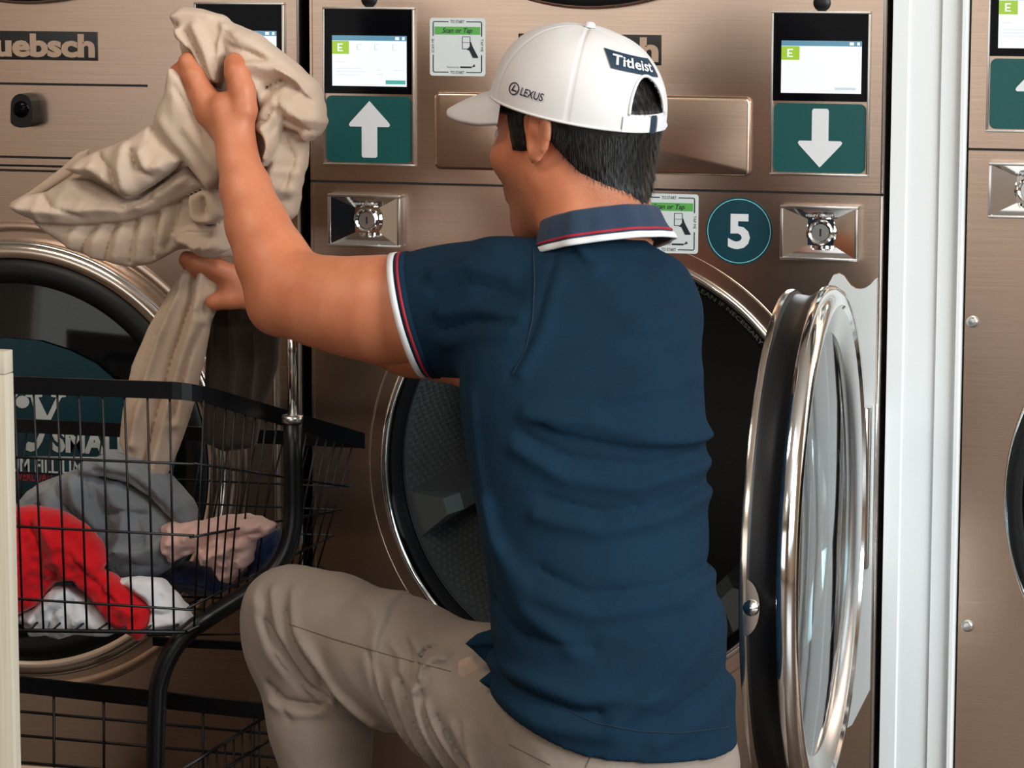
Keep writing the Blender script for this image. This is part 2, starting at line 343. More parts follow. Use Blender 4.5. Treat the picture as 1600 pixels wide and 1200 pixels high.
def machine(x0, wd, label, seam, top, hole_lo, hole_hi, cab_side='steel_dark'):
    e = empty('stacked_dryer', (x0+wd/2, .35, 0), label, 'dryer', 'stacked laundry machines'); g = .0016
    c, r = hole_lo; ch, rh = hole_hi
    sheet_hole(x0, x0+wd, seam+g, top, ch, rh).build('upper_front_panel', 'steel', e)
    sheet_hole(x0, x0+wd, .06, seam-g, c, r).build('lower_front_panel', 'steel', e)
    MB().box(x0+.001, x0+wd-.001, .004, .9, .0, top-.001).build('cabinet', 'gap', e) if False else None
    mb = MB(); xa, xb = x0+.0015, x0+wd-.0015
    mb.add([(xa, 0, .0), (xa, .9, 0), (xa, .9, top), (xa, 0, top)], [(0, 1, 2, 3)]).add([(xb, 0, .0), (xb, .9, 0), (xb, .9, top), (xb, 0, top)], [(0, 1, 2, 3)])
    mb.add([(xa, .9, 0), (xb, .9, 0), (xb, .9, top), (xa, .9, top)], [(0, 1, 2, 3)]).add([(xa, 0, top), (xb, 0, top), (xb, .9, top), (xa, .9, top)], [(0, 1, 2, 3)])
    mb.add([(xa, .01, seam), (xb, .01, seam), (xb, .9, seam), (xa, .9, seam)], [(0, 1, 2, 3)]).add([(xa, .03, 0), (xb, .03, 0), (xb, .03, .06), (xa, .03, .06)], [(0, 1, 2, 3)])
    mb.build('cabinet', cab_side, e)
    MB().box(x0, x0+wd, .0015, .008, seam-.004, seam+.004).build('seam', 'gap', e)
    return e
def edge_strip(par, x, z0, z1): MB().box(x-.0022, x+.0022, -.0025, .004, z0, z1, .001).build('edge_strip', 'silver', par, auto=40)
def round_door(par, c, r, ring='chrome_warm', glass='glass_dark'):
    o = (c[0], 0, c[1]); ax = (0, 1, 0)
    d = MB().lathe([(r+.028, .0), (r+.028, -.014), (r+.024, -.021), (r+.014, -.025), (r+.005, -.022), (r+.002, -.010)], o, ax, 128).build('door', ring, par, auto=50)
    MB().lathe([(r+.0275, -.013), (r+.0295, -.016), (r+.0275, -.020), (r+.0250, -.0205)], o, ax, 128).build('door_edge', 'chrome', d, smooth=True)
    MB().lathe([(r+.004, -.018), (r-.004, -.026), (r-.024, -.026), (r-.034, -.016)], o, ax, 128).build('gasket', 'black_rubber', d, smooth=True)
    MB().lathe([(r-.030, -.018), (r-.10, -.030), (r-.18, -.034), (.0001, -.036)], o, ax, 96).build('door_glass', glass, d, smooth=True)
    return d

# -- the middle machine, number 5, with its lower door open
C5, R5 = (.4127, .579), .3047
m5 = machine(0, .80, 'stacked steel dryer number five, its lower round door standing open', SEAM, 1.94, (C5, R5+.004), ((.40, 1.525), .27))
control_panel(m5, .0206, SEAM, False, True, 'touch screen above a teal plate with a white up arrow')
control_panel(m5, .80-.0206-.1321, SEAM, True, False, 'touch screen above a teal plate with a white down arrow')
coin_box(m5, .031, SEAM, 'mirror-bright coin drop under the up arrow'); coin_box(m5, .80-.031-.1043, SEAM, 'mirror-bright coin drop beside the number disc')
name_plate(m5, .398, SEAM+.1665)
# raised drawer front
rows = [(0, 0.), (0, -.006), (.0008, -.0078), (.0024, -.0092), (.0046, -.0098)]; V = []; F = []
for ins, yy in rows: V += [(x, yy, z) for x, z in rrect(.1819+ins, .621-ins, SEAM+.0213+ins, SEAM+.1265-ins, .008-ins*.6)]
nr_ = len(V)//len(rows)
for i in range(len(rows)-1): F += [(i*nr_+k, i*nr_+(k+1) % nr_, (i+1)*nr_+(k+1) % nr_, (i+1)*nr_+k) for k in range(nr_)]
MB().add(V, F+[tuple((len(rows)-1)*nr_+k for k in range(nr_))]).build('drawer_front', 'steel', m5, auto=40)
pay_sticker(m5, at(672, 118, 0)[0], at(672, 118, 0)[2], .0785, 'white payment sticker by the up arrow screen')
pay_sticker(m5, at(1000, 394, 0)[0], at(1000, 394, 0)[2], .080, 'white payment sticker beside the number disc')
c5 = at(1155, 361, 0)
nd = MB().lathe([(.0001, -.001), (.0455, -.001), (.0455, .0005)], (c5[0], 0, c5[2]), (0, 1, 0), 64).build('number_disc', 'teal_dark', m5, label='round dark teal disc reading 5')
MB().lathe([(.0423, -.0014), (.0432, -.0014)], (c5[0], 0, c5[2]), (0, 1, 0), 64).build('ring_line', 'teal_line', nd)
text_flat('5', c5[0], c5[2]-.0215, .0435, -.0014, 'arrow_white', nd, width=.030, off=.035)
for xx, zz in ((.0206+.066, SEAM+.2515), (.80-.0206-.066, SEAM+.2515)):
    MB().lathe([(.0001, -.004), (.010, -.004), (.0118, 0)], (xx, 0, zz), (0, 1, 0), 32).build('port_plug', 'black_rubber', m5, smooth=True)
edge_strip(m5, .7975, .06, SEAM-.002); edge_strip(m5, .7975, SEAM+.002, 1.94); 
MB().box(.0005, .004, -.0015, .003, .06, SEAM-.002).build('edge_strip', 'steel', m5); MB().box(.0005, .004, -.0015, .003, SEAM+.002, 1.94).build('edge_strip', 'steel', m5)
round_door(m5, (.40, 1.525), .285, 'black_rubber')
# opening rim, embossed ring, inner throat, drum
o_ = (C5[0], 0, C5[1])
MB().lathe([(R5+.006, .001), (R5+.005, -.008), (R5+.001, -.011), (R5-.004, -.008), (R5-.006, .0), (R5-.006, .02)], o_, (0, 1, 0), 160).build('opening_rim', 'chrome', m5, smooth=True)
MB().lathe([(R5+.026, .001), (R5+.0245, -.0007), (R5+.0232, -.0007), (R5+.0217, .001)], o_, (0, 1, 0), 160).build('pressed_ring', 'steel', m5, smooth=True)
MB().lathe([(R5-.006, .008), (R5-.014, .022), (R5-.0155, .034)], o_, (0, 1, 0), 128).build('throat', 'black_rubber', m5, smooth=True)
MB().lathe([(R5-.0145, .030), (R5-.0165, .0275), (R5-.0175, .032)], o_, (0, 1, 0), 128).build('throat_lip', 'black_rubber', m5, smooth=True)
drum(m5, C5, R5-.034, .52, 'dark drum studded with small dimples')
# warning label on the rim
a0, a1 = math.radians(90-20), math.radians(90-57)
# lathe angles run from up towards +X
lb = MB().lathe([(R5-.0062, .0088), (R5-.0235, .0284)], o_, (0, 1, 0), 40, math.radians(10), math.radians(52.5), up=(0, 0, 1)).build('warning_label', 'plate_black', m5, label='black curved warning label')
V, F = text_geo('REMOVE LINT BEFORE USE AND CLEAN IF NECESSARY', .0085, 0, .0); L = V[:, 0].max(); span = math.radians(63); sx = span/L
VV = []
for x, y_, z_ in V:
    a = math.radians(50.5)-span+x*sx; rr = R5-.0190+y_*.85; tt = (R5-.0062-rr)/.0173
    VV.append((C5[0]+rr*math.sin(a), .0088+.0196*tt-.0014, C5[1]+rr*math.cos(a)))
mesh_obj('lettering', VV, F, 'paper', lb)

# open door: swung out on a hinge at the right of the opening
HX, HY, PHI = .770, -.018, math.radians(88.2)
tv = Vector((math.cos(PHI), -math.sin(PHI), 0)); door_c = Vector((HX, HY, C5[1]-.016))+tv*(R5+.016); dn = Vector((math.sin(PHI), math.cos(PHI), 0))   # outside normal
dr = MB().lathe([(R5+.012, -.004), (R5+.016, .0), (R5+.0155, .008), (R5+.011, .015), (R5+.003, .019), (R5-.008, .019), (R5-.011, .015)], door_c, dn, 160).build('open_door', 'chrome', m5, auto=50, label='round chrome-framed glass door swung wide open')
MB().lathe([(R5-.011, .015), (R5-.042, .005), (R5-.046, -.006)], door_c, dn, 160).build('inner_bezel', 'silver', dr, smooth=True)
MB().lathe([(R5+.012, -.004), (R5+.006, -.012), (R5+.002, -.020), (R5+.004, -.036)], door_c, dn, 160).build('gasket_seat', 'black_rubber', dr, smooth=True)
MB().lathe([(R5+.004, -.036), (R5+.009, -.040), (R5+.008, -.047), (R5-.004, -.050), (R5-.034, -.048), (R5-.040, -.030), (R5-.046, -.006)], door_c, dn, 160).build('inner_ring', 'black_rubber', dr, smooth=True)
MB().lathe([(R5-.054, .0), (R5-.062, -.030), (R5-.10, -.048), (R5-.16, -.056), (.0001, -.060)], door_c, dn, 128).build('glass_bowl', 'door_glass', dr, smooth=True)
MB().lathe([(R5-.041, .004), (R5-.12, .009), (.0001, .013)], door_c, dn, 128).build('outer_glass', 'door_glass', dr, smooth=True)
uz = Vector((0, 0, 1))
# latch plate with its stud, on the edge away from the hinge
P = []
for k in range(13):
    a = math.radians(-90+15*k); P.append((.030*math.cos(a)*.62, .034*math.sin(a)))
pl = door_c + tv*(R5+.0065) - dn*.042 - uz*.018
V = [pl+dn*x+uz*z+tv*.0006 for x, z in P]; nP = len(P)
V += [v+tv*.0016 for v in V]
MB().add(V, [tuple(range(nP)), tuple(range(2*nP-1, nP-1, -1))]+[(i, (i+1) % nP, (i+1) % nP+nP, i+nP) for i in range(nP)]).build('latch_plate', 'chrome_warm', dr)
MB().lathe([(.0001, .0075), (.004, .0065), (.006, .003), (.0095, .002), (.0095, .0)], pl+dn*.009+tv*.002, tv, 24, up=(0, 0, 1)).build('latch_stud', 'chrome', dr, smooth=True)
MB().lathe([(R5+.0092, -.047), (R5+.0100, -.043), (R5+.0092, -.039)], door_c, dn, 160).build('trim_band', 'chrome_warm', dr, smooth=True)
# hinge cover plate beside the opening
P = [(.735, .862), (.742, .864), (.748, .861), (.753, .854), (.758, .848), (.764, .8445), (.771, .8440), (.778, .846), (.785, .851), (.790, .857), (.7935, .860), (.7935, .300), (.770, .250), (.735, .225), (.725, .25), (.722, .55), (.724, .84)]
MB().prism(P, -.004, .001).build('hinge_plate', 'plate_grey', m5)
MB().box(.750, .792, -.030, -.004, .47, .69, .004).build('hinge', 'chrome', m5, auto=40)
lc = at(1249, 496, -.01); MB().box(lc[0]-.012, lc[0]+.012, -.018, 0, lc[2]-.006, lc[2]+.006, .003).build('latch_catch', 'black_rubber', m5)

# -- the left machine
CL, RL = (-.4396, .5594), .300
mL = machine(-.815, .80, 'stacked steel dryer behind the wire cart, lower door closed', SEAM+.012, 1.94, (CL, RL-.02), ((-.415, 1.525), .27))
for k, zz in enumerate((at(100, 132, 0)[2], at(100, 247, 0)[2], at(100, 268, 0)[2])):
    MB().box(-.8145, -.0155 if k else -.24, -.0004, .002, zz-.0017, zz+.0017).build('panel_seam', 'gap', mL)
name_plate(mL, at(153, 95, 0)[0]-.099, at(153, 95, 0)[2])
control_panel(mL, -.015-.0206-.1321, SEAM+.005, True, False, 'touch screen half hidden by the beige cloth')
kn = at(47, 178, 0); zk = kn[2]
P = [(kn[0]+.016*math.cos(math.radians(a)), zk+.014+.016*math.sin(math.radians(a))) for a in range(0, 181, 20)]+[(kn[0]-.017, zk-.006)]+[(kn[0]+.0175*math.cos(math.radians(a)), zk-.008+.010*math.sin(math.radians(a))) for a in range(200, 341, 20)]+[(kn[0]+.017, zk-.006)]
k_ = MB().prism(P, -.030, .0).build('lock_knob', 'black_rubber', mL)
MB().lathe([(.0001, -.004), (.009, -.003), (.012, 0)], (kn[0], -.030, zk+.008), (0, 1, 0), 24).build('key_cap', 'black_gloss', k_, smooth=True)
round_door(mL, (-.415, 1.525), .285, 'black_rubber')
dL = round_door(mL, CL, RL-.012); 
MB().lathe([(RL+.026, .001), (RL+.036, -.004), (RL+.046, .001)], (CL[0], 0, CL[1]), (0, 1, 0), 128).build('pressed_ring', 'steel', mL, smooth=True)
edge_strip(mL, -.0165, .06, SEAM); edge_strip(mL, -.0165, SEAM+.02, 1.94)
xs = at(433, 650, 0)[0]; MB().box(xs-.0025, xs+.0025, -.006, .001, .10, SEAM-.06, .001).build('trim_strip', 'silver', mL, auto=40)
xs2 = at(409, 650, 0)[0]; MB().box(xs2-.022, xs2+.018, -.0015, .001, .10, SEAM-.06).build('hinge_plate', 'steel_dark', mL)
# fill-line sticker on the left door glass
yS = -.0395
cS = at(20, 800, yS); 
P = [at(x, y, yS) for x, y in ((-60, 1000), (-60, 545), (-30, 533), (10, 528), (60, 532), (110, 548), (150, 568), (185, 598), (205, 640), (208, 700), (200, 760), (180, 830), (140, 900), (80, 960))]
st = MB().add([(p[0], yS, p[2]) for p in P]+[(p[0], yS+.0004, p[2]) for p in P], [tuple(range(14)), tuple(range(27, 13, -1))]).build('fill_line_sticker', 'teal_dark', dL, label='dark teal fill line sticker with white lettering')
def s_poly(pts, m='paper', name='lettering'):
    Q = [at(x, y, yS-.0008) for x, y in pts]; return MB().add([(q[0], yS-.0008, q[2]) for q in Q], [tuple(range(len(Q)))]).build(name, m, st)
def s_text(s, x, y, hpx, wpx, m='paper', off=.02):
    p = at(x, y, yS-.0008); q = at(x+wpx, y-hpx, yS-.0008); return text_flat(s, p[0], p[2], q[2]-p[2], yS-.0008, m, st, width=q[0]-p[0], off=off, align='l')
s_poly([(35+11*math.cos(t/12*6.283), 628+10*math.sin(t/12*6.283)) for t in range(12)])
s_poly([(4, 618), (28, 616), (22, 626), (22, 700), (4, 700)])
s_poly([(40, 617), (66, 617), (66, 620), (60, 621), (74, 650), (88, 621), (80, 620), (80, 617), (103, 617), (103, 620), (96, 621), (72, 672), (66, 690), (58, 703), (48, 706), (40, 703), (38, 697), (44, 690), (52, 692), (56, 690), (62, 676), (48, 621), (40, 620)])
s_text('SMALL', 82, 704, 28, 122, off=.045)
s_poly([(-40, 712), (150, 714), (150, 716), (-40, 714)])
s_text('MAXIMUM FILL LINE', -52, 733, 13, 192)
s_text('DO NOT OVERLOAD', -34, 747, 8, 116, 'red_print')

# -- the right machine
XR = .9105; SR = at(1515, 233, 0)[2]
CRc = at(1573, 757, 0); rR = .30; cR = (CRc[0]+rR+.028, .578)
mR = machine(XR, .80, 'stacked steel dryer at the right edge beyond the white column', SR, 1.94, (cR, rR-.02), ((XR+.40, 1.60), .27))
control_panel(mR, at(1542, 150, 0)[0], SR-.0005, False, True, 'touch screen above a teal up arrow plate at the frame edge')
coin_box(mR, at(1547, 290, 0)[0], SR, 'mirror-bright coin drop at the frame edge')
round_door(mR, cR, rR-.0, 'black_rubber'); round_door(mR, (XR+.40, 1.60), .285, 'black_rubber')
for (x, y) in ((1520, 503), (1512, 978)):
    p = at(x, y, 0); MB().lathe([(.0001, -.006), (.005, -.0055), (.0065, -.003), (.0065, -.0015), (.0085, -.001), (.0085, 0)], (p[0], 0, p[2]), (0, 1, 0), 20).build('bolt', 'zinc', mR, auto=40)

# ------------------------------------------------------------------ implicit surfaces for soft things
def smin(a, b, k):
    h = np.maximum(k-np.abs(a-b), 0)/k; return np.minimum(a, b)-h*h*k*.25
def smax(a, b, k): return -smin(-a, -b, k)
def nets(f, lo, hi, h, B=8, slack=1.5):
    """surface of f = 0 as vertices and quads"""
    lo = np.array(lo, float); hi = np.array(hi, float); nb = np.ceil((hi-lo)/(h*B)).astype(int); n = nb*B
    D = np.empty(n+1, np.float32)
    bi = np.stack(np.meshgrid(*[np.arange(k) for k in nb], indexing='ij'), -1).reshape(-1, 3)
    dc = f(lo+(bi+.5)*B*h)
    g = np.sign(dc).reshape(nb); G = np.repeat(np.repeat(np.repeat(g, B, 0), B, 1), B, 2)
    D[:-1, :-1, :-1] = G; D[-1] = 1; D[:, -1] = 1; D[:, :, -1] = 1
    near = bi[np.abs(dc) < h*B*.87*slack+.004]
    o = np.stack(np.meshgrid(*[np.arange(B+1)]*3, indexing='ij'), -1).reshape(-1, 3)
    for c in range(0, len(near), 600):
        ii = near[c:c+600][:, None, :]*B+o[None]; q = ii.reshape(-1, 3)
        D[q[:, 0], q[:, 1], q[:, 2]] = f(lo+q*h)
    D[0] = D[-1] = 1; D[:, 0] = D[:, -1] = 1; D[:, :, 0] = D[:, :, -1] = 1
    S = D < 0
    cs = [S[i:n[0]+i or None, j:n[1]+j or None, k:n[2]+k or None][:n[0], :n[1], :n[2]] for i in (0, 1) for j in (0, 1) for k in (0, 1)]
    cnt = sum(c.astype(np.int8) for c in cs); act = np.argwhere((cnt > 0) & (cnt < 8))
    idx = -np.ones(n, np.int32); idx[act[:, 0], act[:, 1], act[:, 2]] = np.arange(len(act))
    acc = np.zeros((len(act), 3)); num = np.zeros(len(act))
    cor = [np.array((i, j, k)) for i in (0, 1) for j in (0, 1) for k in (0, 1)]
    val = [D[tuple((act+c).T)] for c in cor]
    for a in range(8):
        for b in range(a+1, 8):
            if np.abs(cor[a]-cor[b]).sum() != 1: continue
            m = (val[a] < 0) != (val[b] < 0); t = val[a]/(val[a]-val[b]+1e-12)
            p = cor[a]+np.clip(t, 0, 1)[:, None]*(cor[b]-cor[a]); acc[m] += p[m]; num[m] += 1
    V = lo+(act+acc/num[:, None])*h
    F = []
    for ax in range(3):
        u, v = (ax+1) % 3, (ax+2) % 3
        sl0 = [slice(1, n[i]) for i in range(3)]; sl0[ax] = slice(0, n[ax]); sl1 = list(sl0); sl1[ax] = slice(1, n[ax]+1)
        A = S[tuple(sl0)]; Bq = S[tuple(sl1)]; e = np.argwhere(A != Bq); off = np.ones(3, int); off[ax] = 0; e = e+off
        fl = S[tuple(e.T)]; du = np.zeros(3, int); du[u] = 1; dv = np.zeros(3, int); dv[v] = 1
        q = np.stack([idx[tuple((e-du-dv).T)], idx[tuple((e-dv).T)], idx[tuple(e.T)], idx[tuple((e-du).T)]], -1)
        q[~fl] = q[~fl][:, ::-1]; F.append(q)
    F = np.concatenate(F); F = F[(F >= 0).all(1)]
    return V, F
def relax(V, F, it=1, lam=.5):
    """light smoothing"""
    E = np.concatenate([F[:, [0, 1]], F[:, [1, 2]], F[:, [2, 3]], F[:, [3, 0]]]); E = np.concatenate([E, E[:, ::-1]])
    c = np.bincount(E[:, 0], minlength=len(V))[:, None]+1e-9
    for _ in range(it):
        s = np.stack([np.bincount(E[:, 0], weights=V[E[:, 1], k], minlength=len(V)) for k in range(3)], -1); V = V+lam*(s/c-V)
    return V
def soft(name, f, lo, hi, h, m, parent=None, base=(0, 0, 0), it=1, label=None):
    V, F = nets(f, lo, hi, h); V = relax(V, F, it)
    return mesh_obj(name, V, F.tolist(), m, parent, base, True, label)
def cone(P, a, b, ra, rb):
    a = np.asarray(a, float); b = np.asarray(b, float); d = b-a; t = np.clip(((P-a)@d)/(d@d), 0, 1)
    return np.linalg.norm(P-a-t[:, None]*d, axis=1)-(ra+(rb-ra)*t)
FAR = .09
def boxed(P, lo, hi, f):
    """evaluate f only where it matters"""
    m = ((P > np.asarray(lo)-.055) & (P < np.asarray(hi)+.055)).all(1); d = np.full(len(P), FAR)
    if m.all(): return f(P)
    if m.any(): d[m] = np.minimum(f(P[m]), FAR)
    return d
def chain(P, pts, k=.01):
    """pts: (point, radius) joined smoothly"""
    X = np.array([p for p, _ in pts]); rr = np.array([q for _, q in pts])[:, None]
    def f(Q):
        r = None
        for (a, ra), (b, rb) in zip(pts[:-1], pts[1:]):
            c = boxed(Q, np.minimum(a-ra, b-rb), np.maximum(a+ra, b+rb), lambda W: cone(W, a, b, ra, rb)); r = c if r is None else smin(r, c, k)
        return r
    return boxed(P, (X-rr).min(0), (X+rr).max(0), f)
def ell(P, c, r, R=None):
    c = np.asarray(c, float)
    return boxed(P, c-max(r), c+max(r), lambda Q: ell_(Q, c, r, R))
def ell_(P, c, r, R=None):
    q = P-np.asarray(c); q = q if R is None else q@np.asarray(R).T
    r = np.asarray(r); k0 = np.linalg.norm(q/r, axis=1); k1 = np.linalg.norm(q/(r*r), axis=1)+1e-9
    return k0*(k0-1)/k1
def to_px(X, Z, Y0):
    """photo position of points lying on the vertical plane Y0"""
    d = np.stack([X-CAM[0], np.full_like(X, Y0-CAM[1]), Z-CAM[2]], -1); w_ = d@FWD
    return np.stack([800+FPX*(d@CR)/w_, 600-FPX*(d@CU)/w_], -1)
def seg_dist(q, a, b):
    a = np.asarray(a, float); b = np.asarray(b, float); d = b-a; t = np.clip(((q-a)@d)/(d@d+1e-9), 0, 1); v = q-a-t[:, None]*d
    return np.hypot(v[:, 0], v[:, 1]), np.sign(d[0]*v[:, 1]-d[1]*v[:, 0])
def poly_sd(q, P):
    """distance to a closed outline, positive inside"""
    P = np.asarray(P, float); dm = np.full(len(q), 1e9); ins = np.zeros(len(q), bool)
    for i in range(len(P)):
        a, b = P[i], P[(i+1) % len(P)]; d, _ = seg_dist(q, a, b); dm = np.minimum(dm, d)
        c = (a[1] > q[:, 1]) != (b[1] > q[:, 1]); xs = (b[0]-a[0])*(q[:, 1]-a[1])/(b[1]-a[1]+1e-12)+a[0]; ins ^= c & (q[:, 0] < xs)
    return np.where(ins, dm, -dm)
def folds_on(q, folds):
    """relief in metres; each fold is (kind, amplitude mm, width px, points): r ridge, c crease, s overlap step"""
    z = np.zeros(len(q))
    for kind, amp, wd, pts in folds:
        pp = np.array(pts, float); m0 = ((q > pp.min(0)-wd*6) & (q < pp.max(0)+wd*6)).all(1); qs = q[m0]
        if not len(qs): continue
        best = np.full(len(qs), 1e9); sg = np.ones(len(qs))
        for a, b in zip(pts[:-1], pts[1:]):
            d, s_ = seg_dist(qs, a, b); m = d < best; best = np.where(m, d, best); sg = np.where(m, s_, sg)
        x = best/wd
        if kind == 'r': v = amp*.001*np.exp(-x*x)
        elif kind == 'c': v = -amp*.001*np.exp(-x*1.3)
        else: v = amp*.001*np.where(sg > 0, np.exp(-(x/2.2)**2), np.exp(-(x/.4)**2))
        z[m0] += v
    return z
class Field:
    """a 2-D relief sampled on a raster in photo positions"""
    def __init__(s, lo, hi, fn, step=1.6):
        s.lo = np.array(lo, float); s.st = step; s.n = np.ceil((np.array(hi)-s.lo)/step).astype(int)+2
        g = np.stack(np.meshgrid(*[np.arange(k) for k in s.n], indexing='ij'), -1).reshape(-1, 2)*step+s.lo
        s.Z = fn(g).reshape(s.n)
    def __call__(s, q):
        t = np.clip((q-s.lo)/s.st, 0, s.n-1.001); i = t.astype(int); f = t-i; x, y = i[:, 0], i[:, 1]; Z = s.Z
        return (Z[x, y]*(1-f[:, 0])+Z[x+1, y]*f[:, 0])*(1-f[:, 1])+(Z[x, y+1]*(1-f[:, 0])+Z[x+1, y+1]*f[:, 0])*f[:, 1]
def wrinkle(q, seed, scale, amp, ang=None, n=5):
    rg = np.random.RandomState(seed); z = np.zeros(len(q))
    wx = np.sin(q[:, 1]/scale*.9+rg.rand()*6)*.5+np.sin(q[:, 0]/scale*.53+rg.rand()*6)*.6; wy = np.sin(q[:, 0]/scale*.8+rg.rand()*6)*.5+np.sin(q[:, 1]/scale*.47+rg.rand()*6)*.6
    for k in range(n):
        a = rg.rand()*math.pi if ang is None else math.radians(ang)+(rg.rand()-.5)*.9; f = (1+1.6*rg.rand())/scale
        t = np.sin((q[:, 0]*math.cos(a)+q[:, 1]*math.sin(a))*f+rg.rand()*6+1.5*(wx*math.cos(a)+wy*math.sin(a))); z += (1-np.abs(t))**1.6*(.4+.6*rg.rand())
    return amp*.001*(z/n*2.2-.6)
def sheet_piece(poly, Y0, edge, bulge, R, folds=(), tilt=(0, 0), wr=(), r=.0035, curve=0.):
    """thick soft sheet standing around the plane Y0; outline and folds in photo positions"""
    poly = np.array(poly, float); c = poly.mean(0); plo, phi = poly.min(0)-25, poly.max(0)+25
    E_ = Field(plo, phi, lambda g: poly_sd(g, poly)/1290.); Z_ = Field(plo, phi, lambda g: folds_on(g, folds)+sum(wrinkle(g, *w_) for w_ in wr))
    def f(P):
        q = to_px(P[:, 0], P[:, 2], Y0); e = E_(q)
        m = Y0+(q[:, 0]-c[0])/1290*tilt[0]+(q[:, 1]-c[1])/1290*tilt[1]-Z_(q)
        u = np.clip(e/R, 0, 1); h_ = edge+bulge*np.sqrt(np.maximum(1-(1-u)**2, 0)); m = m-curve*u
        a_ = np.abs(P[:, 1]-m)-(h_-r); b_ = -e+r
        return (np.minimum(np.maximum(a_, b_), 0)+np.hypot(np.maximum(a_, 0), np.maximum(b_, 0))-r)*.72
    lo = poly.min(0); hi = poly.max(0); p0 = at(lo[0], hi[1], Y0); p1 = at(hi[0], lo[1], Y0); mg = .03+edge+bulge+abs(tilt[0])*.2+abs(tilt[1])*.2
    f.lo = np.minimum(p0, p1)-np.array((.02, mg, .02)); f.hi = np.maximum(p0, p1)+np.array((.02, mg, .02)); f.lo[1] = Y0-mg-.03; f.hi[1] = Y0+mg+.02
    return f
def cloth_obj(name, pieces, m, h=.003, k=.004, label=None, cat=None, group=None, base=None, it=1):
    lo = np.min([p.lo for p in pieces], 0); hi = np.max([p.hi for p in pieces], 0)
    def f(P):
        r = None
        for p in pieces:
            d = np.full(len(P), .05); msk = ((P > p.lo-.03) & (P < p.hi+.03)).all(1)
            if msk.any(): d[msk] = p(P[msk])
            r = d if r is None else smin(r, d, k)
        return r
    b = base if base is not None else ((lo+hi)/2*np.array((1, 1, 0))+np.array((0, 0, lo[2])))
    o = soft(name, f, lo, hi, h, m, None, tuple(b), it); return tag(o, label, cat, group)
def cloth_mat(name, c0, c1, weave=900, bs=.25, rough=.85, sheen=.25, big=9.):
    m, nt, b = mat(name, c0, rough, 0., Sheen_Weight=sheen, Specular_IOR_Level=.18)
    n = noise(nt, big, 5, .6); r = ramp(nt, n.outputs[0], [(.3, c0), (.7, c1)]); nt.links.new(r.outputs[0], b.inputs['Base Color'])
    n2 = noise(nt, weave, 2, .6); bump(nt, b, n2.outputs[0], bs, .0008)

# ------------------------------------------------------------------ wire laundry cart
def bar(mb, pts, hw, hh):
    """flat bar along pts: half thickness hw sideways, half height hh"""
    P = [Vector(p) for p in pts]; V = []
    for i, p in enumerate(P):
        t = (P[min(i+1, len(P)-1)]-P[max(i-1, 0)]); t.z = 0; t.normalize(); s = Vector((t.y, -t.x, 0))
        for a, b in ((-hw, -hh), (hw, -hh), (hw, hh), (-hw, hh)): V.append(p+s*a+Vector((0, 0, b)))
    n = len(P); F = [(4*i+k, 4*i+(k+1) % 4, 4*i+4+(k+1) % 4, 4*i+4+k) for i in range(n-1) for k in range(4)]
    return mb.add(V, F+[(0, 1, 2, 3), tuple(4*(n-1)+k for k in (3, 2, 1, 0))])
YN, YP, YF = -.53, -.36, -.13           # near panel, post, far corner
p_ = at(100, 1100, -.4)
cart = empty('laundry_cart', (p_[0], -.35, 0), 'black wire laundry cart heaped with clothes in front of the left machine', 'cart')
LEFT = -190
def arcpts(a, b, c, n=6):
    a, b, c = (np.array(v) for v in (a, b, c)); return [(1-t)**2*a+2*t*(1-t)*b+t*t*c for t in np.linspace(0, 1, n)]
topL, topC, topF = at(LEFT, 594, YN), at(305, 612, YN), at(568, 689, YF)
farL = at(LEFT, 655, YF)
near_in = topL*.0+at(270, 610, YN); side_in = topC*.86+topF*.14
bar(MB(), [topL, near_in]+arcpts(near_in, topC, side_in)[1:]+[topC*.5+topF*.5, topF], .0022, .0108).build('top_rail', 'black_metal', cart)
bar(MB(), [topF, farL], .003, .0095).build('back_rail', 'black_metal', cart)
bar(MB(), [topL, farL], .003, .0085).build('end_rail', 'black_metal', cart)
def wire(pts, r=.0016, name='wire'): return MB().tube(pts, r, 6).build(name, 'black_metal', cart, smooth=True)
def lerp(a, b, t): return np.array(a)*(1-t)+np.array(b)*t
botN = lambda x: at(x, 985+(x-20)*.01, YN+.03)
for x0, x1 in ((-160, -130), (-124, -96), (-88, -62), (-50, -28), (-15, 5), (22, 36), (52, 68), (89, 103), (123, 136), (160, 171), (194, 207), (230, 240), (265, 272)):
    wire([at(x0, 600+(x0)*.03, YN), botN(x1)])
for ya, yb in ((706, 724), (811, 836), (922, 952)): wire([at(LEFT, ya, YN+.008), at(303, yb+1, YN+.008)], .0019)
# side panel between the near corner and the far corner
sT0, sT1 = at(305, 614, YN), at(568, 689, YF); sB0, sB1 = at(292, 987, YN+.03), at(506, 888, YF-.02)
def on_side(t, s): return lerp(lerp(sT0, sT1, t), lerp(sB0, sB1, t), s)
def t_of(px):   # parameter along the side for a photo column at the rail
    ts = np.linspace(0, 1, 200); P = np.array([on_side(t, 0) for t in ts]); q = [800+FPX*((p-CAM)@CR)/((p-CAM)@FWD) for p in P]; return float(np.interp(px, q, ts))
for x in (319, 337, 353, 368, 384, 400, 417, 434, 481, 499, 513, 526, 539, 554): t = t_of(x); wire([on_side(t, .02), on_side(t, 1)], .0014)
for s0, s1 in ((.29, .36), (.60, .54), (.90, .74)): wire([on_side(0, s0), on_side(.99, s1)], .0017)
wire([sB0, sB1], .003, 'lower_rail')
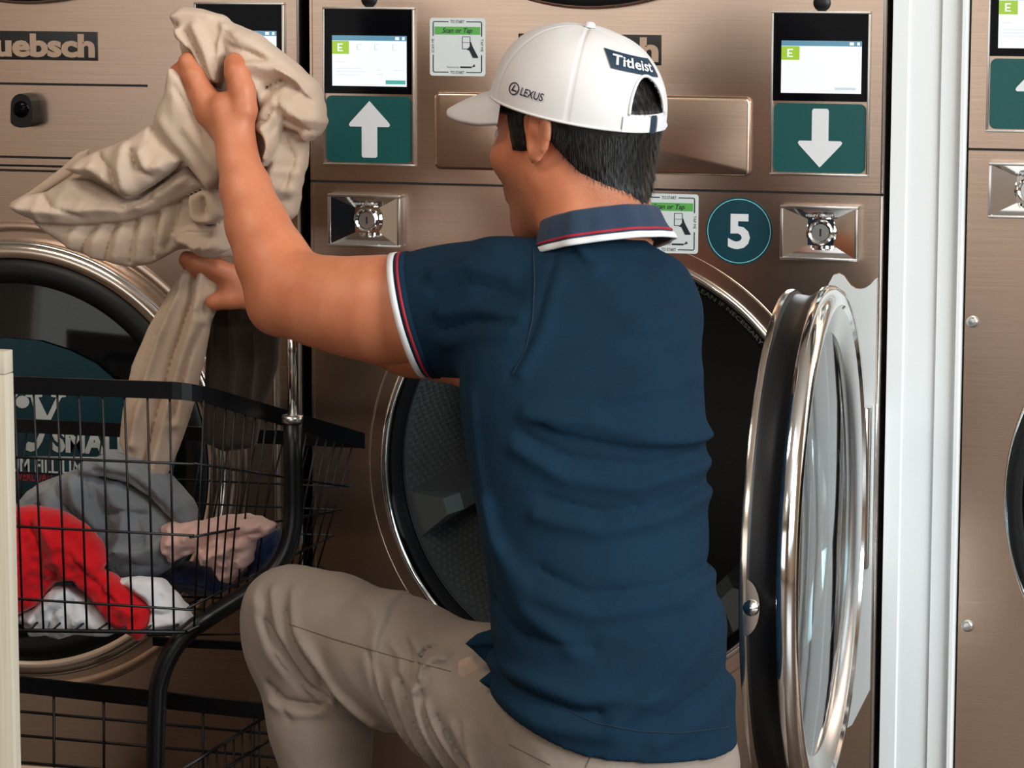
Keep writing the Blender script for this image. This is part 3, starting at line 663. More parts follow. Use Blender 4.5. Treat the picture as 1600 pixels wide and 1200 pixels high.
# far panel
fT0, fT1, fB0, fB1 = topF, farL, sB1, at(LEFT, 860, YF-.02)
for k in range(1, 19): t = k/19; wire([lerp(fT0, fT1, t), lerp(fB0, fB1, t)], .0013)
for s_ in (.36, .54, .74): wire([lerp(fT0, fB0, s_), lerp(fT1, fB1, s_)], .0015)
wire([fB0, fB1], .003, 'lower_rail'); wire([botN(LEFT), botN(290)], .003, 'lower_rail')
# basket floor
for k in range(1, 14): t = k/14; wire([lerp(botN(290), botN(LEFT), t), lerp(fB0, fB1, t)], .0016, 'floor_wire')
for k in range(1, 6): t = k/6; wire([lerp(botN(285), fB0, t), lerp(botN(LEFT), fB1, t)], .0016, 'floor_wire')
# frame tube
path = [at(457, 652, YP), at(458, 720, YP), at(459, 780, YP)]+arcpts(at(459, 800, YP), at(458, 890, YP-.01), at(385, 928, YP-.05), 8)+[at(330, 962, YP-.09)]+arcpts(at(318, 970, YP-.10), at(262, 1002, -.49), at(247, 1075, -.49), 8)+[at(244, 1140, -.49)]
e_ = at(242, 1250, -.49); path += [e_, np.array((e_[0]-.004, e_[1], .07))]
MB().tube(path, .0122, 16).build('frame_tube', 'black_metal', cart, smooth=True)
MB().tube([at(457, 660, YP), at(457, 649, YP)], .0136, 18).build('collar', 'zinc', cart, smooth=True)
MB().tube([at(457.5, 655, YP), at(456, 440, YP)], .0068, 16).build('hanger_pole', 'chrome', cart, smooth=True)
q = np.array((e_[0]-.004, e_[1], 0))
def caster(x, y):
    w_ = MB().lathe([(.012, -.012), (.036, -.012), (.038, -.006), (.038, .006), (.036, .012), (.012, .012)], (x, y, .038), (1, 0, .0), 28).build('caster', 'black_rubber', cart, auto=40)
    MB().box(x-.018, x-.014, y-.018, y+.018, .03, .085).box(x+.014, x+.018, y-.018, y+.018, .03, .085).box(x-.018, x+.018, y-.018, y+.018, .08, .088).build('fork', 'black_metal', w_)
caster(q[0], q[1]); pc = at(60, 1195, -.2)
caster(at(60, 1188, -.2)[0], -.18); caster(at(-170, 1188, -.45)[0], -.45); caster(at(400, 1188, -.16)[0], -.16)
# lower shelf
YL = -.40
bar(MB(), [at(LEFT, 1045, YL), at(420, 1112, YL)], .004, .0105).build('shelf_rail', 'black_metal', cart)
bar(MB(), [at(240, 1002, YL+.16), at(420, 1011, YL+.16)], .004, .0055).build('shelf_rail', 'black_metal', cart)
bar(MB(), [at(397, 1108, YL), at(397, 1330, YL)], .004, .004).build('shelf_upright', 'black_metal', cart)
for a, b in (((LEFT, 1092), (430, 1147)), ((LEFT, 1130), (440, 1184)), ((LEFT, 1172), (440, 1226))): wire([at(*a, YL+.004), at(*b, YL+.004)], .0022, 'shelf_wire')
for x in (-70, 5, 84, 162, 240, 317): wire([at(x, 1062+x*.11, YL), at(x+1, 1290, YL)], .0020, 'shelf_wire')
wire([at(230, 993, YL+.17), at(420, 990, YL+.17)], .0016, 'shelf_wire')
A0, A1 = at(418, 1118, YL-.01), at(270, 1212, YL-.17)
wire([A0, A1], .0026, 'shelf_wire'); wire([A0-np.array((0, 0, .034)), A1-np.array((0, 0, .034))], .0026, 'shelf_wire'); wire([A0-np.array((0, 0, .07)), A1-np.array((0, 0, .07))], .0026, 'shelf_wire')
for k in range(1, 11): p = lerp(A0, A1, k/11); wire([p, p-np.array((0, 0, .11))], .0016, 'shelf_wire')

# ------------------------------------------------------------------ pale table at the left edge
YT = -.95
tb = empty('folding_table', (at(-250, 800, YT)[0], YT, 0), 'pale wood laminate folding table end at the left frame edge', 'table')
e1 = at(13, 548, YT); xr = e1[0]; zt = e1[2]; zj = at(13, 583, YT)[2]
MB().box(xr-.62, xr, YT-.012, YT+.012, zj, zt, .0012).build('table_top', 'laminate', tb, auto=40)
MB().box(xr-.62, xr+.0012, YT-.012, YT+.010, .0, zj-.0006, .001).build('end_panel', 'laminate', tb, auto=40)
eb = at(100, 1216, YT+.06)
MB().box(xr-.62, eb[0], YT+.011, YT+.10, eb[2]-.025, eb[2]).build('foot_shelf', 'laminate_edge', tb)
MB().box(eb[0]-.03, eb[0]-.005, YT+.02, YT+.09, .0, eb[2]-.025).build('leg', 'laminate_edge', tb)

# ------------------------------------------------------------------ laundry heaped in the cart
cloth_mat('grey_towel', srgb(104, 109, 115), srgb(138, 142, 147), 500, .6, .95)
cloth_mat('red_cloth', srgb(186, 8, 22), srgb(204, 16, 28), 900, .15)
cloth_mat('white_cloth', srgb(205, 208, 216), srgb(226, 228, 233), 900, .15)
cloth_mat('pink_cloth', srgb(222, 178, 168), srgb(234, 198, 188), 900, .15)
cloth_mat('navy_cloth', srgb(8, 18, 46), srgb(14, 32, 78), 900, .15, .6)
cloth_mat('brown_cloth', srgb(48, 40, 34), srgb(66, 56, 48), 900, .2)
G = 'clothes heaped in the wire cart'
YG = YN+.088
YW = YG+.09
cloth_obj('towel', [
    sheet_piece([(30, 790), (60, 755), (95, 742), (140, 725), (200, 720), (250, 750), (285, 785), (298, 830), (290, 870), (262, 900), (200, 912), (130, 900), (80, 870), (40, 850)], YW+.045, .012, .050, .07, wr=((3, 26, 8),)),
    sheet_piece([(128, 722), (172, 706), (218, 716), (262, 746), (296, 784), (306, 812), (292, 836), (268, 806), (240, 776), (205, 752), (165, 742), (135, 740)], YW-.010, .010, .022, .022, [('c', 8, 6, [(160, 730), (215, 742), (265, 785), (292, 822)]), ('r', 6, 8, [(170, 716), (230, 735), (285, 790)])], wr=((13, 14, 3),), tilt=(.15, -.1)),
    sheet_piece([(150, 742), (195, 748), (238, 778), (268, 812), (282, 850), (262, 892), (222, 908), (178, 898), (160, 862), (172, 820), (160, 785)], YW+.000, .010, .034, .04, [('c', 14, 6, [(175, 800), (205, 790), (240, 800)]), ('s', 12, 10, [(168, 872), (200, 850), (245, 850), (270, 830)]), ('c', 10, 5, [(180, 885), (215, 872), (252, 878)]), ('r', 10, 9, [(190, 760), (215, 800), (205, 845)]), ('c', 9, 5, [(225, 800), (240, 830), (238, 845)])], wr=((14, 15, 4),)),
    sheet_piece([(70, 770), (100, 742), (135, 728), (160, 745), (168, 790), (180, 830), (165, 862), (128, 842), (95, 812), (72, 800)], YW-.008, .010, .026, .03, [('c', 13, 6, [(92, 752), (112, 785), (150, 822)]), ('r', 10, 9, [(125, 745), (138, 780), (165, 815)]), ('c', 9, 5, [(140, 745), (150, 775)]), ('r', 8, 8, [(85, 785), (115, 812), (150, 840)])], wr=((15, 15, 4),)),
    sheet_piece([(24, 792), (48, 764), (80, 750), (102, 752), (92, 778), (70, 795), (48, 812), (30, 815)], YW+.005, .010, .022, .02, [('c', 8, 5, [(40, 795), (70, 772), (95, 762)])], wr=((16, 14, 3),))],
    'grey_towel', .003, .003, label='grey terry towel on top of the cart heap', cat='towel', group=G)
cloth_obj('shirt', [sheet_piece([(10, 795), (40, 792), (85, 800), (120, 818), (150, 845), (166, 878), (160, 890), (190, 908), (240, 945), (236, 985), (228, 997), (200, 985), (178, 975), (158, 940), (120, 905), (85, 910), (60, 945), (12, 968)], YG-.004, .008, .025, .05,
    [('r', 9, 9, [(30, 800), (70, 820), (110, 850), (160, 890)]), ('c', 9, 5, [(55, 815), (75, 860), (70, 920)]), ('r', 8, 9, [(35, 830), (45, 890), (30, 950)]), ('r', 8, 9, [(90, 850), (115, 900), (170, 950)]), ('c', 8, 5, [(120, 860), (150, 900), (200, 940)]), ('r', 7, 8, [(180, 915), (225, 960), (230, 990)]), ('c', 6, 4, [(100, 890), (80, 905)])],
    wr=((8, 15, 8),), tilt=(0, -.15))], 'red_cloth', .0028, label='bright red shirt at the front left of the cart heap', cat='clothing', group=G)
cloth_obj('t_shirt', [sheet_piece([(14, 968), (60, 945), (85, 915), (115, 915), (140, 930), (165, 955), (190, 985), (170, 994), (120, 990), (95, 998), (75, 992), (50, 994), (40, 975)], YG+.004, .008, .022, .04,
    [('r', 8, 8, [(60, 965), (90, 935), (110, 920)]), ('c', 8, 4, [(80, 985), (95, 950), (120, 935)]), ('r', 7, 8, [(110, 985), (140, 960)]), ('c', 6, 4, [(55, 985), (70, 960)])], wr=((4, 14, 4),))], 'white_cloth', .0028, label='white shirt crumpled beneath the red shirt', cat='clothing', group=G)
cloth_obj('t_shirt', [sheet_piece([(180, 905), (215, 900), (250, 905), (275, 930), (290, 950), (308, 975), (300, 986), (260, 984), (236, 988), (240, 945), (200, 915)], YG+.006, .008, .024, .04,
    [('r', 8, 8, [(215, 905), (245, 930), (250, 970)]), ('c', 8, 4, [(230, 950), (265, 955), (285, 950)]), ('r', 7, 7, [(245, 975), (290, 965)]), ('c', 6, 4, [(250, 912), (262, 935)])], wr=((5, 14, 4),))], 'white_cloth', .0028, label='white shirt bunched right of the red sleeve in the cart', cat='clothing', group=G)
cloth_obj('top', [sheet_piece([(255, 820), (275, 812), (310, 815), (345, 806), (385, 803), (415, 810), (432, 822), (420, 835), (398, 845), (392, 880), (375, 895), (360, 912), (345, 905), (335, 885), (318, 883), (310, 862), (290, 868), (268, 880), (258, 860)], YN+.160, .008, .026, .05,
    [('r', 8, 8, [(262, 850), (300, 835), (350, 820), (410, 818)]), ('c', 8, 4, [(280, 865), (320, 850), (360, 835), (410, 830)]), ('r', 8, 8, [(330, 870), (365, 855), (385, 845)]), ('c', 7, 4, [(350, 895), (365, 870), (385, 860)]), ('r', 6, 7, [(275, 825), (270, 860)])], wr=((6, 13, 8),))], 'pink_cloth', .0028, label='pale pink top lying beside the grey towel in the cart', cat='clothing', group=G)
cloth_obj('trousers', [sheet_piece([(258, 895), (285, 878), (320, 880), (345, 895), (362, 918), (345, 930), (300, 928), (265, 915)], YN+.205, .008, .03, .04, [('r', 7, 8, [(280, 900), (330, 905)])], wr=((7, 14, 5),)),
    sheet_piece([(392, 845), (412, 830), (436, 826), (440, 850), (425, 880), (400, 900), (375, 905), (392, 880)], YN+.245, .008, .03, .04, [('r', 7, 8, [(405, 850), (420, 870)])], wr=((9, 14, 5),))], 'navy_cloth', .0028, label='dark blue garment under the pink top in the cart', cat='clothing', group=G)

# ------------------------------------------------------------------ the man
CRH = np.array([CR[0], CR[1], 0]); CRH /= np.linalg.norm(CRH); INTO = np.array([-CRH[1], CRH[0], 0]); UPZ = np.array([0, 0, 1.])
m, nt, b = mat('skin', srgb(206, 140, 104), .5, 0., Subsurface_Weight=.10, Subsurface_Scale=.01)
b.inputs['Subsurface Radius'].default_value = (1, .35, .2)
n = noise(nt, 16, 4, .6); r = ramp(nt, n.outputs[0], [(.3, srgb(184, 108, 74)), (.7, srgb(201, 129, 95))]); nt.links.new(r.outputs[0], b.inputs['Base Color'])
n2 = noise(nt, 420, 3); bump(nt, b, n2.outputs[0], .12, .0006)
an_ = nt.nodes.new('ShaderNodeAttribute'); an_.attribute_name = 'stubble'; n3 = noise(nt, 900, 2); mm = nt.nodes.new('ShaderNodeMath'); mm.operation = 'MULTIPLY'
rr_ = ramp(nt, n3.outputs[0], [(.35, (.25, .25, .25)), (.62, (.85, .85, .85))]); nt.links.new(an_.outputs['Fac'], mm.inputs[0]); nt.links.new(rr_.outputs[0], mm.inputs[1])
mxc = nt.nodes.new('ShaderNodeMix'); mxc.data_type = 'RGBA'; nt.links.new(mm.outputs[0], mxc.inputs[0]); nt.links.new(r.outputs[0], mxc.inputs[6]); mxc.inputs[7].default_value = (.10, .055, .04, 1); nt.links.new(mxc.outputs[2], b.inputs['Base Color'])
cloth_mat('polo_navy', srgb(6, 32, 49), srgb(9, 38, 57), 1500, .35, .92, .0)
cloth_mat('collar_navy', srgb(36, 50, 70), srgb(42, 58, 80), 1500, .35, .9, .1)
cloth_mat('khaki', srgb(126, 114, 104), srgb(139, 127, 117), 1500, .25, .92, .08)
cloth_mat('cap_white', srgb(206, 204, 204), srgb(213, 211, 211), 1400, .12, .75, .1)
mat('stripe_white', srgb(206, 208, 212), .7); mat('stripe_red', srgb(150, 18, 42), .7); mat('patch_navy', srgb(14, 42, 62), .6); mat('thread', srgb(18, 22, 50), .6)
m, nt, b = mat('hair', (.006, .0055, .005), .5, 0., Specular_IOR_Level=.3)
cloth_mat('lining', srgb(156, 134, 118), srgb(170, 148, 132)); mat('eye_white', srgb(225, 220, 215), .2); mat('shoe', srgb(40, 40, 44), .6); mat('seam_line', srgb(100, 86, 74), .9); mat('navy_seam', srgb(4, 24, 42), .9)

# torso stations: photo row, left, right, depth of the spine, half thickness
TS = [(388, 878, 990, -.590, .050), (402, 848, 1010, -.600, .066), (420, 812, 1036, -.608, .080), (445, 784, 1066, -.618, .092), (480, 756, 1086, -.63, .102), (530, 732, 1096, -.645, .110), (580, 718, 1100, -.66, .114), (640, 720, 1103, -.675, .116), (720, 732, 1107, -.69, .116),
      (800, 746, 1108, -.705, .116), (880, 758, 1111, -.72, .118), (940, 766, 1124, -.73, .120), (1000, 768, 1137, -.735, .124), (1060, 768, 1146, -.74, .128), (1110, 772, 1152, -.745, .130), (1180, 780, 1156, -.75, .130), (1260, 790, 1147, -.75, .125), (1330, 830, 1120, -.75, .10)]
_st = []
for y, l, r_, Y, hd in TS:
    c = (at(l, y, Y)+at(r_, y, Y))/2; hw = abs((at(r_, y, Y)-at(l, y, Y))@CRH)/2; _st.append((c[2], c[0], c[1], hw, hd))
_st = np.array(sorted(_st)); _zz = np.linspace(_st[0, 0], _st[-1, 0], 240)
_sm = []
for k in range(1, 5):
    v = np.interp(_zz, _st[:, 0], _st[:, k]); vp = np.pad(v, 6, mode='edge'); _sm.append(np.convolve(vp, np.ones(13)/13, 'valid'))
def torso(P, grow=0., pw=2.3): return boxed(P, (.08, -.92, _zz[0]-.02), (.78, -.46, _zz[-1]+.02), lambda Q: torso_(Q, grow, pw))
def torso_(P, grow=0., pw=2.3):
    z = P[:, 2]; cx, cy, hw, hd = (np.interp(z, _zz, s_) for s_ in _sm); hw = hw+grow; hd = hd+grow
    dx, dy = P[:, 0]-cx, P[:, 1]-cy; u = np.abs(dx*CRH[0]+dy*CRH[1])+1e-7; v = np.abs(dx*INTO[0]+dy*INTO[1])+1e-7
    k0 = ((u/hw)**pw+(v/hd)**pw)**(1/pw); gx = (u/hw)**(pw-1)/hw; gy = (v/hd)**(pw-1)/hd; gr = k0**(1-pw)*np.hypot(gx, gy)
    d = (k0-1)/(gr+1e-6); d = np.minimum(d, .3)
    return np.maximum(d, np.maximum(z-_zz[-1]-grow, _zz[0]-z-grow))
A = at
SHL, SHR = A(812, 462, -.62), A(1045, 462, -.60)
ELB, WRI = A(436, 462, -.55), A(367, 222, -.455)
# left arm, raised; right arm, reaching forward behind it
arm_L = [(A(820, 470, -.62), .060), (A(700, 487, -.605), .0605), (A(600, 484, -.59), .0610), (A(545, 479, -.58), .0555), (A(495, 470, -.568), .0505), (A(452, 455, -.556), .0470), (A(425, 405, -.535), .0415), (A(401, 350, -.512), .0352), (A(384, 295, -.488), .0285), (A(371, 245, -.466), .0218), (A(367, 218, -.456), .0208)]
arm_R = [(A(1012, 490, -.60), .050), (A(890, 535, -.47), .050), (A(765, 560, -.37), .043), (A(640, 535, -.345), .040), (A(520, 500, -.335), .031), (A(425, 462, -.33), .022)]
hand_L = [  # palm and five fingers, each its own chain: (photo x, y, depth, radius)
    [(368, 220, -.457, .0205), (362, 196, -.452, .0225), (352, 172, -.446, .0235)],
    [(352, 200, -.444, .0200), (330, 172, -.438, .0205)],
    [(374, 205, -.456, .0165), (381, 172, -.454, .0170), (379, 143, -.449, .0165), (370, 113, -.443, .0155), (366, 98, -.436, .0135)],
    [(338, 178, -.440, .0195), (318, 150, -.437, .0165), (303, 118, -.434, .0135), (293, 97, -.424, .0115), (292, 92, -.404, .0095)],
    [(325, 178, -.428, .0180), (304, 152, -.424, .0145), (288, 126, -.420, .0120), (279, 113, -.410, .0110), (282, 112, -.392, .0095)],
    [(322, 186, -.414, .0160), (302, 166, -.406, .0130), (285, 146, -.400, .0112), (283, 140, -.384, .0098)],
    [(325, 196, -.402, .0140), (308, 182, -.392, .0112), (296, 168, -.386, .0098), (297, 164, -.374, .0086)]]
hand_R = [
    [(425, 462, -.33, .0210), (395, 452, -.33, .0230), (368, 445, -.33, .0225)],
    [(390, 462, -.338, .018), (360, 466, -.346, .0145), (335, 472, -.350, .0115)],
    [(375, 436, -.338, .0165), (338, 418, -.350, .0125), (306, 408, -.354, .0105), (292, 402, -.350, .0095)],
    [(375, 440, -.328, .0165), (336, 424, -.340, .0125), (304, 413, -.346, .0105), (290, 407, -.340, .0095)],
    [(372, 446, -.318, .0160), (336, 432, -.326, .0120), (308, 422, -.332, .0105), (296, 416, -.328, .0095)],
    [(372, 454, -.310, .0150), (342, 444, -.314, .0110), (320, 436, -.318, .0095), (310, 431, -.316, .0085)]]
hand_L, hand_R = [[[(A(x, y, Y), q) for x, y, Y, q in f_] for f_ in H] for H in (hand_L, hand_R)]
def hand(P, H):
    X = np.array([p for f_ in H for p, _ in f_])
    def f(Q):
        r = chain(Q, H[0], .01)
        for f_ in H[1:]: r = smin(r, chain(Q, f_, .004), .007)
        return r
    return boxed(P, X.min(0)-.02, X.max(0)+.02, f)
# head frame
HC = A(897, 216, -.535); PHI_H = math.radians(43)
HF = -math.cos(PHI_H)*CRH+math.sin(PHI_H)*INTO; HL = -math.sin(PHI_H)*CRH-math.cos(PHI_H)*INTO; HU = UPZ.copy()
_nod = math.radians(2); HF, HU = HF*math.cos(_nod)-HU*math.sin(_nod), HU*math.cos(_nod)+HF*math.sin(_nod)
HR = np.array([HF, HL, HU])
def hw_(f, l, u): return HC+HF*f+HL*l+HU*u
def headlocal(P): return (P-HC)@HR.T
def skull(q):
    r = ell(q, (-.010, 0, .034), (.098, .077, .088))
    r = smin(r, ell(q, (.026, 0, -.028), (.070, .068, .084)), .03)
    r = smin(r, ell(q, (.050, 0, -.098), (.038, .036, .030)), .03)
    for s_ in (-1, 1): r = smin(r, cone(q, (-.004, s_*.050, -.050), (.046, s_*.026, -.108), .020, .018), .025)
    r = smin(r, cone(q, (-.030, 0, -.040), (-.050, 0, -.11), .060, .052), .03)
    return r
def head(P): return boxed(P, HC-.15, HC+.14, head_)
def head_(P):
    q = headlocal(P); r = skull(q)
    r = smin(r, cone(q, (.086, -.034, .024), (.086, .034, .024), .011, .011), .016)
    r = smin(r, cone(q, (.090, 0, .012), (.110, 0, -.026), .009, .0125), .012)
    for s_ in (-1, 1):
        r = smin(r, ell(q, (.098, s_*.012, -.030), (.012, .009, .008)), .008)
        r = smax(r, -ell(q, (.100, s_*.032, .004), (.016, .017, .011)), .012)
        r = smin(r, ell(q, (.070, s_*.040, -.022), (.022, .020, .020)), .02)
    r = smin(r, cone(q, (.088, -.020, -.060), (.088, .020, -.060), .0085, .0085), .008); r = smin(r, cone(q, (.087, -.016, -.072), (.087, .016, -.072), .0085, .0085), .008)
    r = smax(r, -cone(q, (.098, -.022, -.066), (.098, .022, -.066), .0022, .0022), .004)
    for s_ in (-1, 1):      # ears
        a = math.radians(9); ax = np.array([[math.cos(a), -s_*math.sin(a), 0], [s_*math.sin(a), math.cos(a), 0], [0, 0, 1]])
        ec = np.array((-.020, s_*.083, .009)); t = math.radians(12); tl = np.array([[math.cos(t), 0, math.sin(t)], [0, 1, 0], [-math.sin(t), 0, math.cos(t)]]); Rm = tl@ax
        qe = (q-ec)@Rm.T
        e_ = ell(qe, (0, 0, .004), (.0185, .0062, .033)); e_ = smin(e_, ell(qe, (.004, 0, -.022), (.011, .0060, .015)), .008)
        rim = np.hypot(np.hypot(qe[:, 0]/1.0, (qe[:, 2]-.004)*.56)-.0165, qe[:, 1])-.0042; e_ = smin(e_, np.maximum(rim, -.02-qe[:, 2]), .004)
        e_ = smax(e_, -ell(qe, (.004, s_*.0068, .003), (.0118, .0082, .022)), .004)
        r = smin(r, e_, .006); r = smin(r, cone(q, (-.012, s_*.066, .008), (-.016, s_*.079, .012), .013, .008), .008)
    return r
NECK = [(hw_(-.030, 0, -.030), .052), (A(925, 318, -.560), .0530), (A(930, 362, -.583), .058), (A(935, 415, -.60), .050)]
KNEE, HIPL, HIPR = A(455, 962, -.535), A(905, 1170, -.735), A(1030, 1205, -.73)
ANKL = np.array((A(520, 1180, -.57)[0]+.03, -.60, .085)); KNR = np.array((A(1000, 1200, -.45)[0], -.47, .075)); ANKR = np.array((A(1060, 1200, -.80)[0], -.86, .10))
def leg_l(P, g=0.): return chain(P, [(HIPL, .092+g), (A(760, 1098, -.68), .079+g), (A(620, 1030, -.61), .066+g), (A(520, 986, -.56), .056+g), (KNEE, .050+g), (A(462, 1010, -.54), .050+g), (A(500, 1130, -.565), .052+g), (ANKL, .038+g)], .03)
def leg_r(P, g=0.): return chain(P, [(HIPR, .076+g), (KNR*.5+HIPR*.5, .075+g), (KNR, .052+g), (KNR*.6+ANKR*.4, .050+g), (ANKR, .038+g)], .03)
def body(P):
    r = smin(head(P), chain(P, NECK, .02), .022)
    r = smin(r, torso(P, -.014), .03)
    r = smin(r, chain(P, arm_L, .02), .02); r = smin(r, chain(P, arm_R, .02), .02)
    # elbow point
    r = smin(r, ell(P, A(428, 484, -.552), (.022, .022, .022)), .035)
    r = smin(r, hand(P, hand_L), .014); r = smin(r, hand(P, hand_R), .014)
    lg = np.minimum(leg_l(P, -.012), leg_r(P, -.012)); r = smin(r, lg, .03)
    for an, dr in ((ANKL, np.array((-.75, .66, 0))), (ANKR, np.array((.1, -.5, -.6)))):
        dr = dr/np.linalg.norm(dr); r = smin(r, cone(P, an-np.array((0, 0, .03)), an+dr*.12-np.array((0, 0, .045)), .033, .026), .02)
    return r
bd = soft('person', body, (-.12, -1.06, -.0), (.80, -.20, 1.32), .0037, 'skin', None, (HIPL[0], HIPL[1], 0), 2)
tag(bd, 'kneeling man in navy polo and white cap lifting beige cloth out', 'person')
vb = np.array([v.co[:] for v in bd.data.vertices])+np.array(wloc(bd)); ql = headlocal(vb)
stb = np.clip((-.030-ql[:, 2]+.35*(ql[:, 0]-.02))/.030, 0, 1)*np.clip((ql[:, 0]-.0)/.030, 0, 1)*np.clip((.20+ql[:, 2])/.05, 0, 1)
nap = np.clip((.012-(-(ql[:, 2]-.022-1.16*ql[:, 0])))/.024, 0, 1)*np.clip((-.02-ql[:, 0])/.02, 0, 1)*np.clip((ql[:, 2]+.13)/.03, 0, 1)*.7
at_ = bd.data.attributes.new('stubble', 'FLOAT', 'POINT'); at_.data.foreach_set('value', (np.maximum(stb, nap)*np.clip((.17-np.linalg.norm(ql, axis=1))/.03, 0, 1)).astype(np.float32))
# eyes
for s_ in (-1, 1):
    c = hw_(.083, s_*.032, .004); e_ = MB().lathe([(.0001, -.0115)]+[(.0115*math.sin(math.radians(a)), -.0115*math.cos(math.radians(a))) for a in range(15, 166, 15)]+[(.0001, .0115)], c, HF, 20).build('eye', 'eye_white', bd, smooth=True)
    MB().lathe([(.0001, .0122), (.004, .0117), (.0055, .0103)], c, HF, 16).build('iris', 'hair', e_)

# -- shirt
hem_x = [690, 728, 745, 772, 776, 835, 870, 905, 950, 1000, 1050, 1110, 1175]; hem_y = [985, 1003, 1022, 1046, 1074, 1102, 1118, 1134, 1150, 1160, 1166, 1174, 1182]
SF = [('r', 9, 15, [(835, 640), (930, 650), (1050, 690), (1108, 700)]), ('s', 6, 16, [(1105, 700), (1000, 690), (880, 660)]), ('r', 8, 14, [(820, 690), (900, 735), (1000, 755), (1112, 735)]), ('c', 6, 10, [(830, 670), (900, 705), (1010, 725), (1110, 712)]),
      ('r', 8, 15, [(860, 790), (960, 815), (1060, 800), (1112, 775)]), ('c', 7, 10, [(870, 765), (960, 790), (1050, 780), (1112, 755)]), ('r', 7, 15, [(800, 840), (860, 905), (960, 935), (1080, 925), (1120, 900)]), ('c', 7, 11, [(1118, 885), (1050, 905), (940, 905), (870, 870)]),
      ('r', 9, 17, [(770, 780), (800, 860), (850, 930), (930, 985)]), ('c', 7, 12, [(790, 930), (850, 970), (960, 985)]), ('r', 9, 15, [(775, 1020), (850, 1030), (950, 1060), (1040, 1060)]), ('c', 9, 10, [(770, 1000), (830, 1045), (930, 1075), (970, 1078)]), ('r', 7, 16, [(790, 1060), (880, 1095), (990, 1110)]),
      ('r', 9, 16, [(1125, 940), (1110, 1000), (1060, 1060), (1000, 1090)]), ('c', 8, 11, [(1142, 1000), (1120, 1060), (1060, 1095)]), ('r', 6, 14, [(1150, 1060), (1120, 1110), (1060, 1130)]), ('c', 5, 9, [(1130, 900), (1128, 960), (1135, 1000)]),
      ('r', 5, 16, [(880, 420), (930, 470), (1000, 520)]), ('c', 5, 8, [(835, 385), (860, 400), (885, 425)]), ('r', 6, 11, [(850, 385), (880, 405), (910, 425)]), ('r', 5, 20, [(1085, 470), (1040, 500), (980, 520)]), ('c', 4, 10, [(1095, 540), (1040, 560), (960, 575)]), ('r', 5, 13, [(1108, 590), (1040, 610), (960, 615)]),
      ('c', 4, 4, [(832, 385), (834, 440), (832, 500), (820, 550), (800, 585)]), ('r', 5, 12, [(850, 440), (845, 520), (820, 580)]),
      ('r', 6, 13, [(640, 440), (690, 425), (770, 440)]), ('c', 5, 8, [(645, 470), (700, 455), (790, 470)]), ('r', 6, 12, [(660, 500), (720, 490), (800, 500)]), ('c', 4, 7, [(625, 420), (680, 400), (720, 405)]), ('r', 5, 12, [(670, 550), (730, 530), (790, 520)]), ('c', 5, 8, [(660, 530), (720, 512), (790, 505)]),
      ('r', 6, 12, [(735, 620), (752, 720), (785, 830)]), ('c', 7, 9, [(722, 600), (742, 720), (775, 850), (790, 960)])]
SF = [(k, a*.85 if not (k == 'c' and w_ < 5) else a, w_*.92, p) for k, a, w_, p in SF]
SFF = Field((560, 340), (1240, 1260), lambda g: folds_on(g, SF)+wrinkle(g, 12, 60, 2.0, 80))
SLV_A, SLV_B = A(845, 468, -.622), A(630, 489, -.60)
def sleeve_end(P):      # signed distance beyond the sleeve opening
    a, b_ = A(612, 404, -.60), A(661, 578, -.60); v = b_-a; v /= np.linalg.norm(v); nrm = np.cross(v, INTO); nrm /= np.linalg.norm(nrm)
    if nrm@CRH > 0: nrm = -nrm
    nrm = nrm+INTO*.12; nrm /= np.linalg.norm(nrm); return (P-(a+b_)/2)@nrm, nrm, (a+b_)/2
def shirt_core(P):
    t = torso(P)
    s1 = chain(P, [(A(866, 484, -.622), .074), (A(780, 482, -.615), .0755), (A(700, 486, -.605), .0700), (A(620, 489, -.598), .0672)], .03)
    s2 = chain(P, [(A(1010, 488, -.60), .060), (A(940, 520, -.51), .062), (A(880, 540, -.46), .060)], .03)
    r = smin(smin(t, s1, .030), s2, .03)
    r = smin(r, cone(P, A(932, 398, -.588), A(935, 434, -.61), .048, .066), .02)
    r = smin(r, cone(P, A(866, 420, -.605), A(790, 425, -.615), .022, .036), .022); r = smin(r, cone(P, A(985, 410, -.595), A(1030, 440, -.60), .022, .030), .025)
    return r
def shirt_raw(P):
    d = shirt_core(P); n_ = np.abs(d) < .04; P = P[n_]
    q = to_px(P[:, 0], P[:, 2], -.76); back = np.clip((-(P[:, 1]+.66))/.03+.5, .25, 1)
    d[n_] -= SFF(q)*back+.001
    return d
def shirt(P):
    d = shirt_raw(P); q = to_px(P[:, 0], P[:, 2], -.78)
    hy = np.interp(q[:, 0], hem_x, hem_y); d = np.maximum(d, (q[:, 1]-hy)/1400.)
    d = np.maximum(d, sleeve_end(P)[0])
    zc = A(930, 348, -.585)[2]; nk = (P-A(930, 370, -.585))@(UPZ*.96+INTO*.2); d = np.maximum(d, nk)
    # right sleeve opening
    nr = A(880, 540, -.46)-A(1010, 488, -.60); nr /= np.linalg.norm(nr); dd = (P-A(893, 535, -.475))@nr; d = np.where(P[:, 1] > -.53, np.maximum(d, dd), d)
    # hollow it towards the hem and the sleeve opening
    return d
sh = soft('polo_shirt', shirt, (.12, -.94, .26), (.80, -.38, 1.06), .0034, 'polo_navy', bd, it=1, label='navy polo shirt with pale stripes on collar and cuff')
